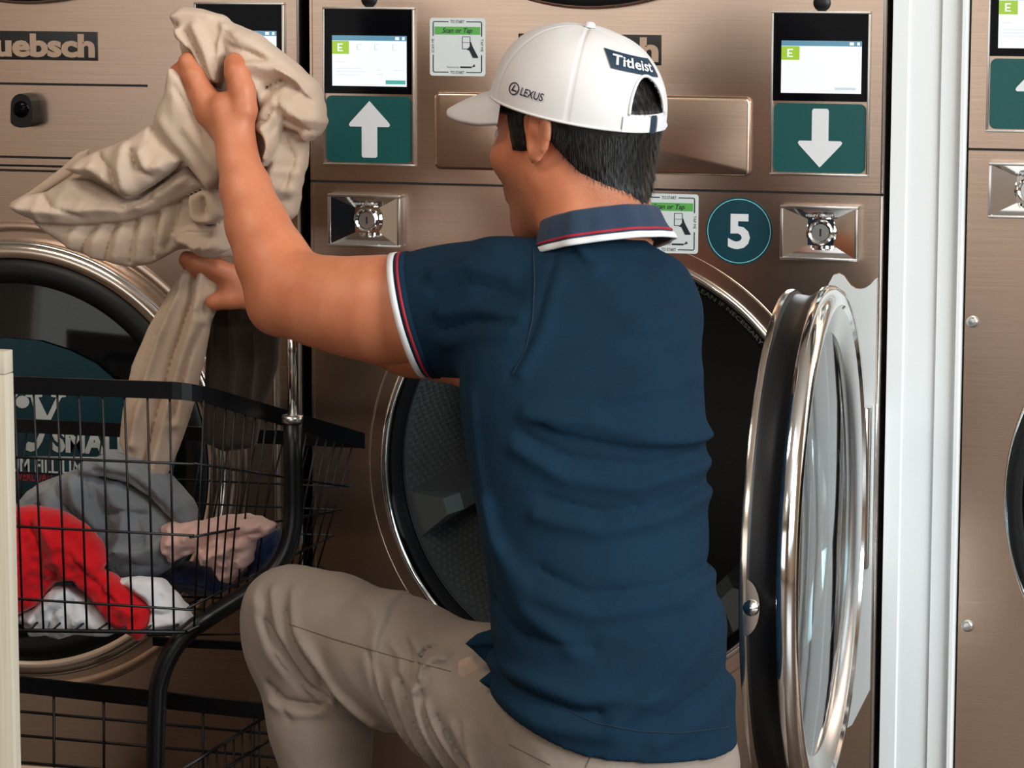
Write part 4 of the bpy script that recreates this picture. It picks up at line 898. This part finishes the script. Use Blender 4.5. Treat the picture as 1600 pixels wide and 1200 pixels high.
def ring_hits(f, c, nrm, n=120, rmax=.12, ref=None):
    nrm = np.asarray(nrm)/np.linalg.norm(nrm); u = np.cross(nrm, UPZ if abs(nrm[2]) < .9 else CRH); u /= np.linalg.norm(u); v = np.cross(nrm, u); out = []
    an = np.linspace(0, 2*np.pi, n, endpoint=False); D = np.cos(an)[:, None]*u+np.sin(an)[:, None]*v; t = np.full(n, rmax)
    for _ in range(60): t = t-np.clip(f(c+D*t[:, None]), -.02, .02)*.7
    return c+D*t[:, None], D
def band(name, f, c, nrm, offs, m, par, thick=.0012, n=140):
    """a thin band hugging a tube: offs are (position along the axis) pairs"""
    rows = []
    for (o_, ex) in offs:
        p, D = ring_hits(f, np.asarray(c)+np.asarray(nrm)*o_, nrm, n); rows.append(p+D*ex)
    V = np.concatenate(rows); k = len(rows); F = []
    for i in range(k-1):
        for j in range(n): F.append((i*n+j, i*n+(j+1) % n, (i+1)*n+(j+1) % n, (i+1)*n+j))
    return mesh_obj(name, V, F, m, par, smooth=True)
_, sn, scn = sleeve_end(np.zeros((1, 3)))
band('cuff_band', shirt_raw, scn, sn, [(-.020, .0), (-.0195, .0022), (-.001, .0024), (.0, -.004), (-.002, -.012)], 'polo_navy', sh)
band('cuff_white_stripe', shirt_raw, scn, sn, [(-.0065, .0022), (-.0062, .0036), (.0012, .0038), (.0022, .0010), (.001, -.008)], 'stripe_white', sh)
band('cuff_red_stripe', shirt_raw, scn, sn, [(-.0135, .0018), (-.0132, .0032), (-.0100, .0032), (-.0097, .0018)], 'stripe_red', sh)
# collar: a folded band round the neck, open at the throat
NC = A(939, 354, -.590); cax = UPZ*.955+INTO*.16-CRH*.12; cax /= np.linalg.norm(cax); cu = np.cross(cax, INTO); cu /= np.linalg.norm(cu); cv = np.cross(cax, cu)
def collar_pt(a, r_, h_):
    return NC+cax*h_+(cu*math.cos(a)+cv*math.sin(a)*1.0)*r_
def collar_mesh(name, prof, m, par, n=90, gap=.30):
    fr = math.atan2(INTO@cv, INTO@cu); V = []; k = len(prof)
    for i in range(n+1):
        a = fr+gap+(2*math.pi-2*gap)*i/n; e_ = abs(i/n-.5)*2; flare = 1+.06*e_**2
        wob = .0018*math.sin(7*a)+.0012*math.sin(13*a)
        for r_, h_ in prof: V.append(collar_pt(a, r_*flare+wob, h_-.010*e_**2))
    F = [(i*k+j, (i+1)*k+j, (i+1)*k+j+1, i*k+j+1) for i in range(n) for j in range(k-1)]
    return mesh_obj(name, V, F, m, par, smooth=True)
cl = collar_mesh('collar', [(.060, -.020), (.0585, .004), (.0600, .0165), (.0630, .0185), (.0665, .0160), (.0725, -.002), (.0795, -.0155), (.0810, -.019), (.0790, -.0195), (.0720, -.012)], 'collar_navy', sh)
collar_mesh('collar_white_edge', [(.0782, -.0145), (.0812, -.0150), (.0832, -.0205), (.0828, -.0226), (.0795, -.0215)], 'stripe_white', cl)
collar_mesh('collar_red_line', [(.0755, -.0092), (.0781, -.0098), (.0793, -.0122), (.0768, -.0128)], 'stripe_red', cl)

# -- trousers
PF = [('s', 9, 9, [(392, 950), (415, 1010), (470, 1070), (520, 1100)]), ('c', 9, 5, [(398, 965), (425, 1025), (485, 1090)]), ('r', 7, 7, [(412, 930), (432, 990), (470, 1048), (520, 1090)]), ('c', 8, 5, [(402, 975), (440, 1010), (470, 1055)]), ('r', 7, 8, [(448, 930), (462, 985), (520, 1060), (600, 1130), (680, 1192)]), ('c', 7, 5, [(440, 960), (470, 1020), (540, 1095), (620, 1160)]), ('r', 5, 8, [(480, 1000), (540, 1070), (600, 1120)]),
      ('s', 8, 9, [(620, 950), (612, 1010), (630, 1060), (670, 1140), (715, 1210)]), ('c', 8, 5, [(606, 1000), (622, 1062), (660, 1140)]), ('r', 7, 7, [(650, 1040), (680, 1110), (730, 1200)]), ('c', 8, 4, [(664, 1030), (696, 1110), (748, 1200)]), ('r', 8, 6, [(690, 1040), (712, 1100), (770, 1200)]), ('c', 8, 4, [(702, 1030), (726, 1096), (790, 1200)]), ('r', 8, 7, [(716, 1060), (745, 1110), (800, 1190)]), ('c', 8, 5, [(735, 1075), (770, 1130), (805, 1168)]), ('r', 7, 8, [(765, 1085), (790, 1130), (806, 1160)]), ('s', 7, 8, [(812, 1172), (796, 1130), (785, 1095)]),
      ('r', 9, 7, [(700, 1040), (704, 1010), (722, 992), (740, 992)]), ('c', 10, 5, [(690, 1010), (700, 990), (725, 984)]), ('r', 5, 7, [(640, 985), (660, 1000), (665, 1030)]), ('c', 5, 5, [(654, 975), (676, 998), (678, 1030)]), ('r', 5, 7, [(670, 975), (690, 990)]), ('c', 9, 5, [(410, 1075), (440, 1096), (500, 1102)]), ('r', 6, 8, [(416, 1100), (460, 1112), (500, 1112)]), ('c', 6, 5, [(425, 1090), (455, 1122)]), ('r', 4, 10, [(440, 897), (520, 912), (600, 945)]), ('c', 5, 6, [(500, 1060), (520, 1110), (560, 1140)])]
PFF = Field((300, 820), (1300, 1600), lambda g: folds_on(g, PF)+wrinkle(g, 21, 45, 1.6, 150), 2.)
def pants_core(P):
    tr_ = smax(torso(P, -.006), P[:, 2]-A(950, 1085, -.75)[2], .01)
    return smin(smin(tr_, leg_l(P, .006), .05), leg_r(P, .006), .04)
def pants(P):
    d = pants_core(P); n_ = np.abs(d) < .04; q = to_px(P[n_, 0], P[n_, 2], -.62); d[n_] -= PFF(q)
    for an in (ANKL, ANKR): d = np.maximum(d, .052-np.linalg.norm(P-an-np.array((0, 0, -.03)), axis=1))
    return np.maximum(d, .006-P[:, 2])
pt = soft('trousers', pants, (-.05, -1.02, -.0), (.82, -.32, .66), .0034, 'khaki', bd, it=1, label='khaki cotton trousers')
for an, dr in ((ANKL, np.array((-.75, .66, 0))), (ANKR, np.array((.0, -.55, -.35)))):
    dr = dr/np.linalg.norm(dr)
    def shoe(P, an=an, dr=dr):
        d = smin(cone(P, an-np.array((0, 0, .035)), an+dr*.13-np.array((0, 0, .048)), .044, .034), cone(P, an-np.array((0, 0, .03)), an, .046, .044), .02); return np.maximum(d, .002-P[:, 2])
    soft('shoe', shoe, an-.22, an+.22, .005, 'shoe', bd)

def surf_line(name, f, pts, r_, m, par, n=40):
    """a stitched seam lying on a soft surface"""
    P_ = np.array(pts, float); t = np.linspace(0, len(P_)-1, n); xy = np.stack([np.interp(t, np.arange(len(P_)), P_[:, k]) for k in (0, 1)], -1)
    D = FWD*FPX+CR*(xy[:, :1]-800)+CU*(600-xy[:, 1:]); D /= np.linalg.norm(D, axis=1)[:, None]; L = np.full(n, 2.6)
    for _ in range(90): L = L+np.clip(f(CAM+D*L[:, None]), -.03, .08)*.7
    ok = L < 4.6; return MB().tube((CAM+D*(L-r_*.6)[:, None])[ok], r_, 5).build(name, m, par, smooth=True) if ok.sum() > 3 else None
for pts in ([(452, 975), (520, 998), (610, 1024), (704, 1049)], [(795, 1163), (830, 1180), (860, 1195)], [(930, 1166), (915, 1199)], [(1010, 1168), (1030, 1178), (1062, 1170)]):
    surf_line('seam', pants, pts, .0006, 'seam_line', pt)
surf_line('hem_stitch', shirt, [(800, 1070), (870, 1102), (930, 1130), (1000, 1143), (1060, 1146), (1150, 1135)], .0007, 'navy_seam', sh)
surf_line('armhole_seam', shirt, [(833, 388), (835, 440), (832, 500), (820, 550), (800, 586)], .0010, 'navy_seam', sh)
for nm, pl_, Yt, m_ in (('shirt_tail', [(728, 1004), (745, 990), (778, 980), (800, 1000), (796, 1040), (773, 1047), (748, 1024)], -.772, 'polo_navy'), ('shirt_tail', [(750, 1062), (770, 1046), (800, 1044), (860, 1085), (866, 1112), (835, 1102), (790, 1084), (762, 1074)], -.792, 'polo_navy')):
    f_ = sheet_piece(pl_, Yt, .0035, .002, .02, [('r', 4, 6, [pl_[0], pl_[3]])], r=.0025); soft(nm, f_, f_.lo, f_.hi, .0026, m_, sh)
f_ = sheet_piece([(716, 1032), (738, 1024), (764, 1046), (758, 1064), (724, 1078), (716, 1058)], -.750, .0035, .007, .012, r=.0025); soft('pocket_lining', f_, f_.lo, f_.hi, .0028, 'lining', pt)
# -- hair
def hair_region(q):
    back = q[:, 2]-.022-1.16*q[:, 0]+.010*np.sin(q[:, 1]*70); back = np.minimum(back, .004-q[:, 0]*1.0-.0)
    back = np.minimum(back, q[:, 2]+.098)
    side = np.minimum(np.minimum(q[:, 0]-.010+.10*(.02-q[:, 2]), .040-q[:, 0]+.25*(q[:, 2]-.02)), q[:, 2]+.012)
    topp = q[:, 2]-.030
    return np.maximum(np.maximum(back, side), topp)
def hair(P):
    q = headlocal(P); nse = .0014*np.sin(q[:, 1]*520+4*np.sin(q[:, 2]*60))*np.sin(q[:, 0]*380+3*np.sin(q[:, 2]*80)); reg = hair_region(q)
    grow = (.0085*np.clip(reg/.030, 0, 1)**.7+.0012)*np.clip((.045-q[:, 2])/.012, .2, 1)
    return np.maximum(np.minimum(skull(q), cone(P, *[x[0] for x in NECK[:2]], .052, .053))-grow-nse, -reg)
c0 = HC-.16; c1 = HC+.16
hr = soft('hair', hair, c0, c1, .0026, 'hair', bd, it=1, label='short straight black hair')
# -- cap
CT = math.radians(13); CC = hw_(-.006, 0, .033); CFv = HF*math.cos(CT)+HU*math.sin(CT); CUv = HU*math.cos(CT)-HF*math.sin(CT); CLv = HL
def cap_pt(az, el, ex=0.):
    """az from the brim towards the left ear, el from rim to crown"""
    ce, se = math.cos(el), math.sin(el); a_, b_, h_ = .113, .094, .100
    p = .82; ce2 = max(ce, 0)**p; se2 = max(se, 0)**.92
    return CC+CFv*(a_+ex)*ce2*math.cos(az)+CLv*(b_+ex)*ce2*math.sin(az)+CUv*((h_+ex)*se2)
def in_arch(az, el):
    s_ = (abs(az-math.pi))*.103; z_ = math.sin(el)*.100
    return z_ > .0175 and s_ < .034 and (z_-.0175) < .042*math.sqrt(max(0, 1-(s_/.034)**2))
na, ne = 240, 60; V = []; F = []; idx = {}
for ly in (0., -.0022):
    for i in range(na):
        for j in range(ne+1):
            az = 2*math.pi*i/na; el = math.pi/2*j/ne; k_ = az/(math.pi/3); sd_ = abs(k_-round(k_))*math.pi/3*.1*math.cos(el)
            V.append(cap_pt(az, el, ly-(.0012*math.exp(-(sd_/.0016)**2) if ly == 0 else 0)+.0006*math.sin(5*az+2)*math.sin(6*el)))
n1 = na*(ne+1); keep = set()
for i in range(na):
    for j in range(ne):
        if in_arch(2*math.pi*(i+.5)/na, math.pi/2*(j+.5)/ne): continue
        keep.add((i, j)); i2 = (i+1) % na; a = i*(ne+1)+j; b_ = i2*(ne+1)+j; F.append((a, b_, b_+1, a+1)); F.append((a+n1, a+1+n1, b_+1+n1, b_+n1))
for (i, j) in keep:
    i2 = (i+1) % na; a = i*(ne+1)+j; b_ = i2*(ne+1)+j
    if j == 0: F.append((a, a+n1, b_+n1, b_))
    if ((i-1) % na, j) not in keep: F.append((a, a+1, a+1+n1, a+n1))
    if (i2, j) not in keep: F.append((b_, b_+n1, b_+1+n1, b_+1))
    if j+1 < ne and (i, j+1) not in keep: F.append((a+1, b_+1, b_+1+n1, a+1+n1))
    if j > 0 and (i, j-1) not in keep: F.append((a, a+n1, b_+n1, b_))
cp = mesh_obj('baseball_cap', V, F, 'cap_white', bd, smooth=True, label='white baseball cap with a back strap')
MB().lathe([(.0001, .0062), (.004, .0058), (.0062, .004), (.0068, 0)], cap_pt(0, math.pi/2), CUv, 20).build('button', 'cap_white', cp, smooth=True)
# arch binding
P = []
for k in range(41):
    t = math.pi*k/40; s_ = .0345*math.cos(t); z_ = .0175+.0425*math.sin(t); P.append(cap_pt(math.pi-s_/.103, math.asin(min(1, z_/.100)), .0006))
MB().tube(P, .0019, 8).build('arch_binding', 'cap_white', cp, smooth=True)
# rim band and brim
P = [cap_pt(2*math.pi*k/120, .012, .0004) for k in range(120)]
MB().tube(P, .0016, 6, closed=True).build('rim_binding', 'cap_white', cp, smooth=True)
V = []; F = []; nu, nv = 48, 14
for ly in (0., -.0050):
    for i in range(nu+1):
        s_ = -1+2*i/nu; az = s_*math.radians(66)
        for j in range(nv+1):
            t = j/nv; p = cap_pt(az, .01, -.001); out = .073*math.sqrt(max(0, 1-abs(s_)**2.6))*t
            p = p+CFv*out-CUv*(.027*t*math.sqrt(max(0, 1-abs(s_)**2.6))+.012*t*t)-CUv*(.010*s_*s_*t)+CUv*ly; V.append(p)
n1 = (nu+1)*(nv+1)
for i in range(nu):
    for j in range(nv):
        a = i*(nv+1)+j; b_ = a+nv+1; F.append((a, b_, b_+1, a+1)); F.append((a+n1, a+1+n1, b_+1+n1, b_+n1))
    a = i*(nv+1)+nv; b_ = a+nv+1; F.append((a, b_, b_+n1, a+n1))
mesh_obj('brim', V, F, 'cap_white', cp, smooth=True)
# strap, buckle
def on_cap(x, z, ex): return cap_pt(x, math.asin(max(0, min(1, z/.100))), ex)
def patch(name, quads, m, par, ex=.0008, nx=24, nz=8):
    """quads: function (u, v) -> (az, z)"""
    V = [on_cap(*quads(i/nx, j/nz), ex) for i in range(nx+1) for j in range(nz+1)]
    F = [(i*(nz+1)+j, (i+1)*(nz+1)+j, (i+1)*(nz+1)+j+1, i*(nz+1)+j+1) for i in range(nx) for j in range(nz)]
    return mesh_obj(name, V, F, m, par, smooth=True)
patch('strap', lambda u, v: (math.pi-.42+.84*u, .0005+.0155*v), 'cap_white', cp, .0022)
bk = patch('buckle', lambda u, v: (math.pi-.02+.10*u, -.0+.0175*v), 'patch_navy', cp, .0036, 6, 4)
patch('strap_tail', lambda u, v: (math.pi+.10+.26*u, .001+.0150*v), 'stripe_white', cp, .0036, 12, 4)
# patch with script lettering over the arch, sponsor mark on the left front
TPu, TPv = (math.pi-.62, math.pi+.36), (.0665, .0860)
def patch_map(u, v):
    w_ = .055*(1-v); return (TPu[0]+w_+(TPu[1]-TPu[0]-w_*1.2)*u, TPv[0]+(TPv[1]-TPv[0])*v-.010*u)
bp = patch('back_patch', patch_map, 'patch_navy', cp, .0012)
def cap_text(body_, fmap, m, par, h_, off=0., shear=0., ex=.0022, width=1., sub=True):
    V, F = text_geo(body_, 1., 0, off, shear); V[:, 0] /= V[:, 0].max()
    return mesh_obj('lettering', [on_cap(*fmap(v[0], v[1]), ex) for v in V], F, m, par)
cap_text('Titleist', lambda u, v: patch_map(.10+.80*u, .24+.56*v), 'stripe_white', bp, 1, .02, .45)
LA, LZ = math.radians(79), .0165
cap_text('LEXUS', lambda u, v: (LA+.105+.31*u, LZ+.0005+.0085*v), 'thread', cp, 1, .012, .1, .0014)
V = []; F = []
for k in range(33):
    t = 2*math.pi*k/32
    for rr in (.0060, .0074): V.append(on_cap(LA-.005+rr*math.cos(t)*1.15/.1, LZ+.0047+rr*.95*math.sin(t), .0014))
F = [(2*k, 2*k+1, 2*k+3, 2*k+2) for k in range(32)]
b0 = len(V); Lp = [(-.0005, .0042), (.0012, .0042), (-.0010, -.0012), (.0058, -.0012), (.0052, -.0028), (-.0036, -.0028)]
V += [on_cap(LA-.005+x/.1, LZ+.0047+z, .0016) for x, z in Lp]; F += [(b0, b0+1, b0+2, b0+5), (b0+2, b0+3, b0+4, b0+5)]
mesh_obj('round_emblem', V, F, 'thread', cp)

# hair strands, below the cap and in its arch
rg = np.random.RandomState(5); hv = np.array([v.co[:] for v in hr.data.vertices])+np.array(wloc(hr)); q = headlocal(hv); reg = hair_region(q)
cz = (hv-CC)@CUv; caz = np.arctan2((hv-CC)@CLv, (hv-CC)@CFv)
arch = (np.abs(np.abs(caz)-math.pi)*.103 < .031) & (cz > .024) & (cz < .055)
ok = np.where(((cz < -.006) & (reg > -.004)) | arch)[0]; pick = rg.choice(ok, 5600); V = []; F = []
for i in pick:
    p = hv[i]; l = q[i]; out = HR.T@np.array((l[0]+.01, l[1], 0)); out /= np.linalg.norm(out)+1e-9
    dn_ = -HU+out*.20+HL*rg.normal(0, .10)+HF*rg.normal(0, .10); dn_ /= np.linalg.norm(dn_); sd = np.cross(out, dn_); sd /= np.linalg.norm(sd)
    L = rg.uniform(.010, .020) if reg[i] > .015 else rg.uniform(.004, .011); p = p+out*.0004-dn_*L*.4; w_ = rg.uniform(.00018, .0004); b0 = len(V)
    V += [p+sd*w_, p-sd*w_, p+dn_*L*.5+out*.0013+sd*w_*.8, p+dn_*L*.5+out*.0013-sd*w_*.8, p+dn_*L+out*.0009]
    F += [(b0, b0+1, b0+3, b0+2), (b0+2, b0+3, b0+4)]
tag(mesh_obj('hair_strands', V, F, 'hair', hr), kind='stuff')


# ------------------------------------------------------------------ beige cloth in his hands
cloth_mat('beige_cloth', srgb(186, 164, 145), srgb(199, 178, 159), 420, .5, .92, .1)
YB = -.425
SP = sheet_piece
beige = [
    # backing of the bundle right of the hand
    SP([(280, 40), (350, 40), (402, 60), (436, 90), (480, 125), (494, 170), (478, 210), (472, 260), (462, 310), (440, 322), (405, 310), (380, 300), (360, 260), (345, 210), (322, 165), (302, 125), (290, 88)], YB+.054, .010, .030, .05, wr=((31, 18, 5),)),
    # top flap above the hand, pleated into the grip
    SP([(267, 22), (283, 10), (312, 14), (345, 24), (362, 38), (362, 66), (354, 100), (352, 130), (336, 130), (316, 102), (298, 78), (278, 52)], YB+.018, .008, .014, .03, [('c', 13, 4, [(282, 40), (300, 72), (326, 120), (334, 130)]), ('c', 12, 4, [(296, 48), (318, 85), (342, 128)]), ('r', 8, 6, [(290, 44), (310, 78), (334, 124)]), ('r', 8, 8, [(312, 40), (334, 84), (347, 122)]), ('s', 7, 8, [(352, 110), (350, 70), (356, 36)]), ('r', 6, 7, [(272, 26), (288, 18), (330, 22)])], tilt=(.1, -.25)),
    SP([(272, 44), (282, 42), (300, 70), (296, 78), (284, 66), (276, 60)], YB+.004, .006, .010, .012),
    # roll arching over to the right
    SP([(346, 30), (372, 40), (402, 52), (436, 78), (470, 104), (496, 132), (504, 158), (488, 150), (470, 128), (448, 122), (425, 132), (402, 140), (384, 128), (362, 104), (352, 66)], YB+.022, .010, .026, .04, [('s', 10, 9, [(366, 106), (388, 98), (432, 96), (468, 118), (492, 146)]), ('r', 8, 10, [(380, 56), (425, 78), (475, 115)]), ('c', 7, 5, [(370, 70), (400, 80), (440, 100)]), ('c', 6, 5, [(362, 50), (380, 62)])], wr=((51, 16, 3),)),
    # right lobe
    SP([(404, 152), (430, 130), (458, 120), (484, 132), (504, 160), (511, 190), (497, 212), (480, 224), (470, 206), (442, 196), (414, 178)], YB+.020, .010, .026, .035, [('c', 13, 6, [(428, 142), (452, 130), (476, 140)]), ('r', 9, 9, [(448, 158), (474, 178), (504, 184)]), ('c', 8, 5, [(452, 182), (478, 198), (500, 204)]), ('c', 8, 5, [(446, 150), (452, 172), (448, 192)])], wr=((52, 16, 4),)),
    # knotted fold by the wrist
    SP([(399, 188), (412, 166), (430, 147), (446, 152), (449, 178), (438, 200), (433, 232), (424, 250), (414, 262), (410, 255), (420, 232), (416, 214), (402, 204)], YB+.000, .008, .014, .02, [('c', 12, 4, [(402, 190), (420, 188), (434, 168)]), ('r', 9, 6, [(418, 200), (428, 222), (422, 246)]), ('c', 9, 4, [(436, 156), (440, 182), (430, 205)])]),
    # small folds beside the thumb
    SP([(380, 106), (392, 104), (412, 128), (414, 152), (404, 164), (396, 150), (388, 132)], YB+.006, .007, .010, .015, [('c', 9, 3.5, [(386, 112), (400, 134), (404, 158)]), ('r', 6, 4, [(394, 112), (408, 140)])]),
    # curtain hanging below on the right
    SP([(392, 196), (430, 192), (480, 206), (479, 258), (471, 300), (462, 336), (451, 346), (432, 332), (405, 318), (384, 290), (374, 240)], YB+.036, .009, .020, .04, [('c', 12, 6, [(408, 214), (424, 240), (414, 276)]), ('r', 10, 9, [(436, 206), (448, 240), (438, 285)]), ('c', 9, 6, [(452, 212), (466, 245), (456, 290)]), ('s', 9, 10, [(410, 286), (440, 262), (474, 268)]), ('r', 8, 10, [(418, 302), (446, 290), (468, 296)]), ('c', 6, 5, [(436, 318), (456, 310)])], wr=((53, 18, 4),)),
    # flap hanging in front, below the fingers
    SP([(268, 104), (258, 150), (245, 170), (238, 195), (242, 222), (262, 240), (290, 255), (310, 278), (326, 299), (345, 280), (364, 262), (374, 235), (340, 215), (318, 180), (300, 150), (285, 120)], YB-.004, .007, .012, .04, [('c', 6, 6, [(280, 135), (300, 170), (325, 205)]), ('r', 5, 10, [(258, 190), (290, 232), (325, 285)]), ('r', 4, 9, [(300, 200), (330, 240), (345, 265)])], wr=((33, 30, 2),), tilt=(-.15, .12)),
    SP([(70, 318), (130, 262), (205, 222), (245, 205), (290, 258), (335, 290), (345, 350), (320, 385), (260, 392), (200, 405), (130, 385), (80, 350)], YB+.066, .010, .016, .04, wr=((61, 20, 3),)),
    # left wing: shadowed inside, rolled upper fold, middle strip, pleated skirt
    SP([(10, 320), (48, 298), (96, 262), (122, 238), (140, 232), (134, 256), (108, 276), (66, 304), (30, 322)], YB+.078, .0045, .002, .02),
    SP([(98, 264), (128, 246), (160, 232), (205, 216), (240, 194), (262, 222), (292, 250), (272, 268), (240, 290), (212, 306), (192, 304), (176, 290), (150, 277), (118, 272)], YB+.012, .009, .020, .03, [('r', 9, 11, [(205, 226), (200, 258), (206, 292)]), ('c', 9, 5, [(216, 232), (226, 262), (246, 272)]), ('r', 8, 8, [(234, 236), (244, 262), (262, 258)]), ('c', 9, 6, [(160, 240), (182, 262), (188, 286)]), ('r', 7, 9, [(120, 262), (150, 262), (180, 286)])], wr=((54, 20, 3),), tilt=(-.15, 0)),
    SP([(8, 322), (36, 306), (70, 300), (108, 278), (140, 280), (170, 296), (196, 312), (222, 310), (262, 284), (298, 258), (330, 288), (300, 304), (250, 330), (200, 346), (120, 352), (62, 350), (34, 338)], YB+.036, .008, .015, .03, [('r', 8, 9, [(24, 324), (80, 330), (150, 326), (220, 318)]), ('c', 8, 5, [(130, 290), (165, 308), (200, 324), (250, 308)]), ('c', 7, 5, [(70, 306), (86, 322), (130, 336)]), ('r', 7, 9, [(230, 320), (270, 296), (304, 274)])], wr=((55, 22, 3),), tilt=(-.1, .05)),
    SP([(46, 346), (110, 348), (205, 338), (296, 296), (320, 302), (320, 345), (300, 375), (265, 398), (238, 412), (205, 417), (150, 405), (110, 390), (72, 366)], YB+.052, .008, .016, .04,
       [('r', 6, 9, [(128, 352), (112, 385)]), ('r', 6, 9, [(168, 350), (148, 400)]), ('r', 6, 9, [(204, 344), (186, 408)]), ('r', 6, 9, [(238, 332), (226, 405)]), ('r', 6, 9, [(270, 318), (260, 392)]), ('c', 9, 5, [(148, 352), (130, 392)]), ('c', 9, 5, [(186, 350), (168, 402)]), ('c', 9, 5, [(222, 342), (208, 408)]), ('c', 10, 5, [(256, 330), (246, 400)]), ('c', 11, 6, [(290, 310), (282, 350), (268, 385)])], wr=((35, 22, 3, 100),), tilt=(-.1, 0)),
    SP([(299, 306), (318, 296), (350, 298), (354, 336), (338, 349), (312, 352), (301, 338)], YB+.020, .008, .014, .016, [('c', 22, 6, [(322, 310), (326, 332)]), ('r', 6, 6, [(306, 312), (308, 340), (330, 346)])]),
    SP([(268, 368), (298, 352), (332, 352), (352, 345), (358, 390), (332, 404), (312, 400), (300, 385), (284, 382)], YB+.036, .008, .016, .025, [('c', 11, 5, [(276, 370), (300, 362), (336, 364)]), ('r', 8, 7, [(290, 374), (312, 386), (340, 384)]), ('c', 8, 4, [(318, 398), (330, 376)])]),
    SP([(300, 250), (340, 230), (380, 240), (420, 290), (430, 330), (400, 360), (372, 400), (330, 405), (305, 395), (290, 360), (285, 300)], YB+.082, .008, .020, .04, [('c', 9, 6, [(330, 280), (340, 340), (330, 390)]), ('r', 9, 9, [(360, 270), (365, 330), (350, 390)])], wr=((37, 18, 5),)),
    # tail trailing down into the cart
    SP([(300, 402), (330, 400), (358, 418), (340, 470), (325, 510), (318, 560), (306, 620), (296, 660), (280, 705), (262, 748), (240, 740), (205, 715), (192, 690), (196, 640), (208, 570), (232, 510), (262, 455)], YB+.085, .007, .012, .04,
       [('c', 15, 5, [(305, 415), (300, 470), (272, 560), (252, 640), (235, 720)]), ('r', 12, 8, [(290, 430), (262, 500), (235, 590), (220, 690)]), ('r', 12, 8, [(322, 415), (312, 490), (285, 590), (262, 690), (250, 740)]), ('c', 12, 5, [(280, 450), (250, 520), (222, 620)]), ('r', 9, 7, [(318, 500), (300, 590), (285, 660)]), ('c', 11, 5, [(320, 510), (302, 560), (280, 650)])],
       wr=((39, 20, 2, 20),), tilt=(0, -.10))]
bg = cloth_obj('bed_sheet', beige, 'beige_cloth', .0026, .0025, 'crumpled beige sheet held up in his hands and trailing into the cart', 'cloth', it=2)
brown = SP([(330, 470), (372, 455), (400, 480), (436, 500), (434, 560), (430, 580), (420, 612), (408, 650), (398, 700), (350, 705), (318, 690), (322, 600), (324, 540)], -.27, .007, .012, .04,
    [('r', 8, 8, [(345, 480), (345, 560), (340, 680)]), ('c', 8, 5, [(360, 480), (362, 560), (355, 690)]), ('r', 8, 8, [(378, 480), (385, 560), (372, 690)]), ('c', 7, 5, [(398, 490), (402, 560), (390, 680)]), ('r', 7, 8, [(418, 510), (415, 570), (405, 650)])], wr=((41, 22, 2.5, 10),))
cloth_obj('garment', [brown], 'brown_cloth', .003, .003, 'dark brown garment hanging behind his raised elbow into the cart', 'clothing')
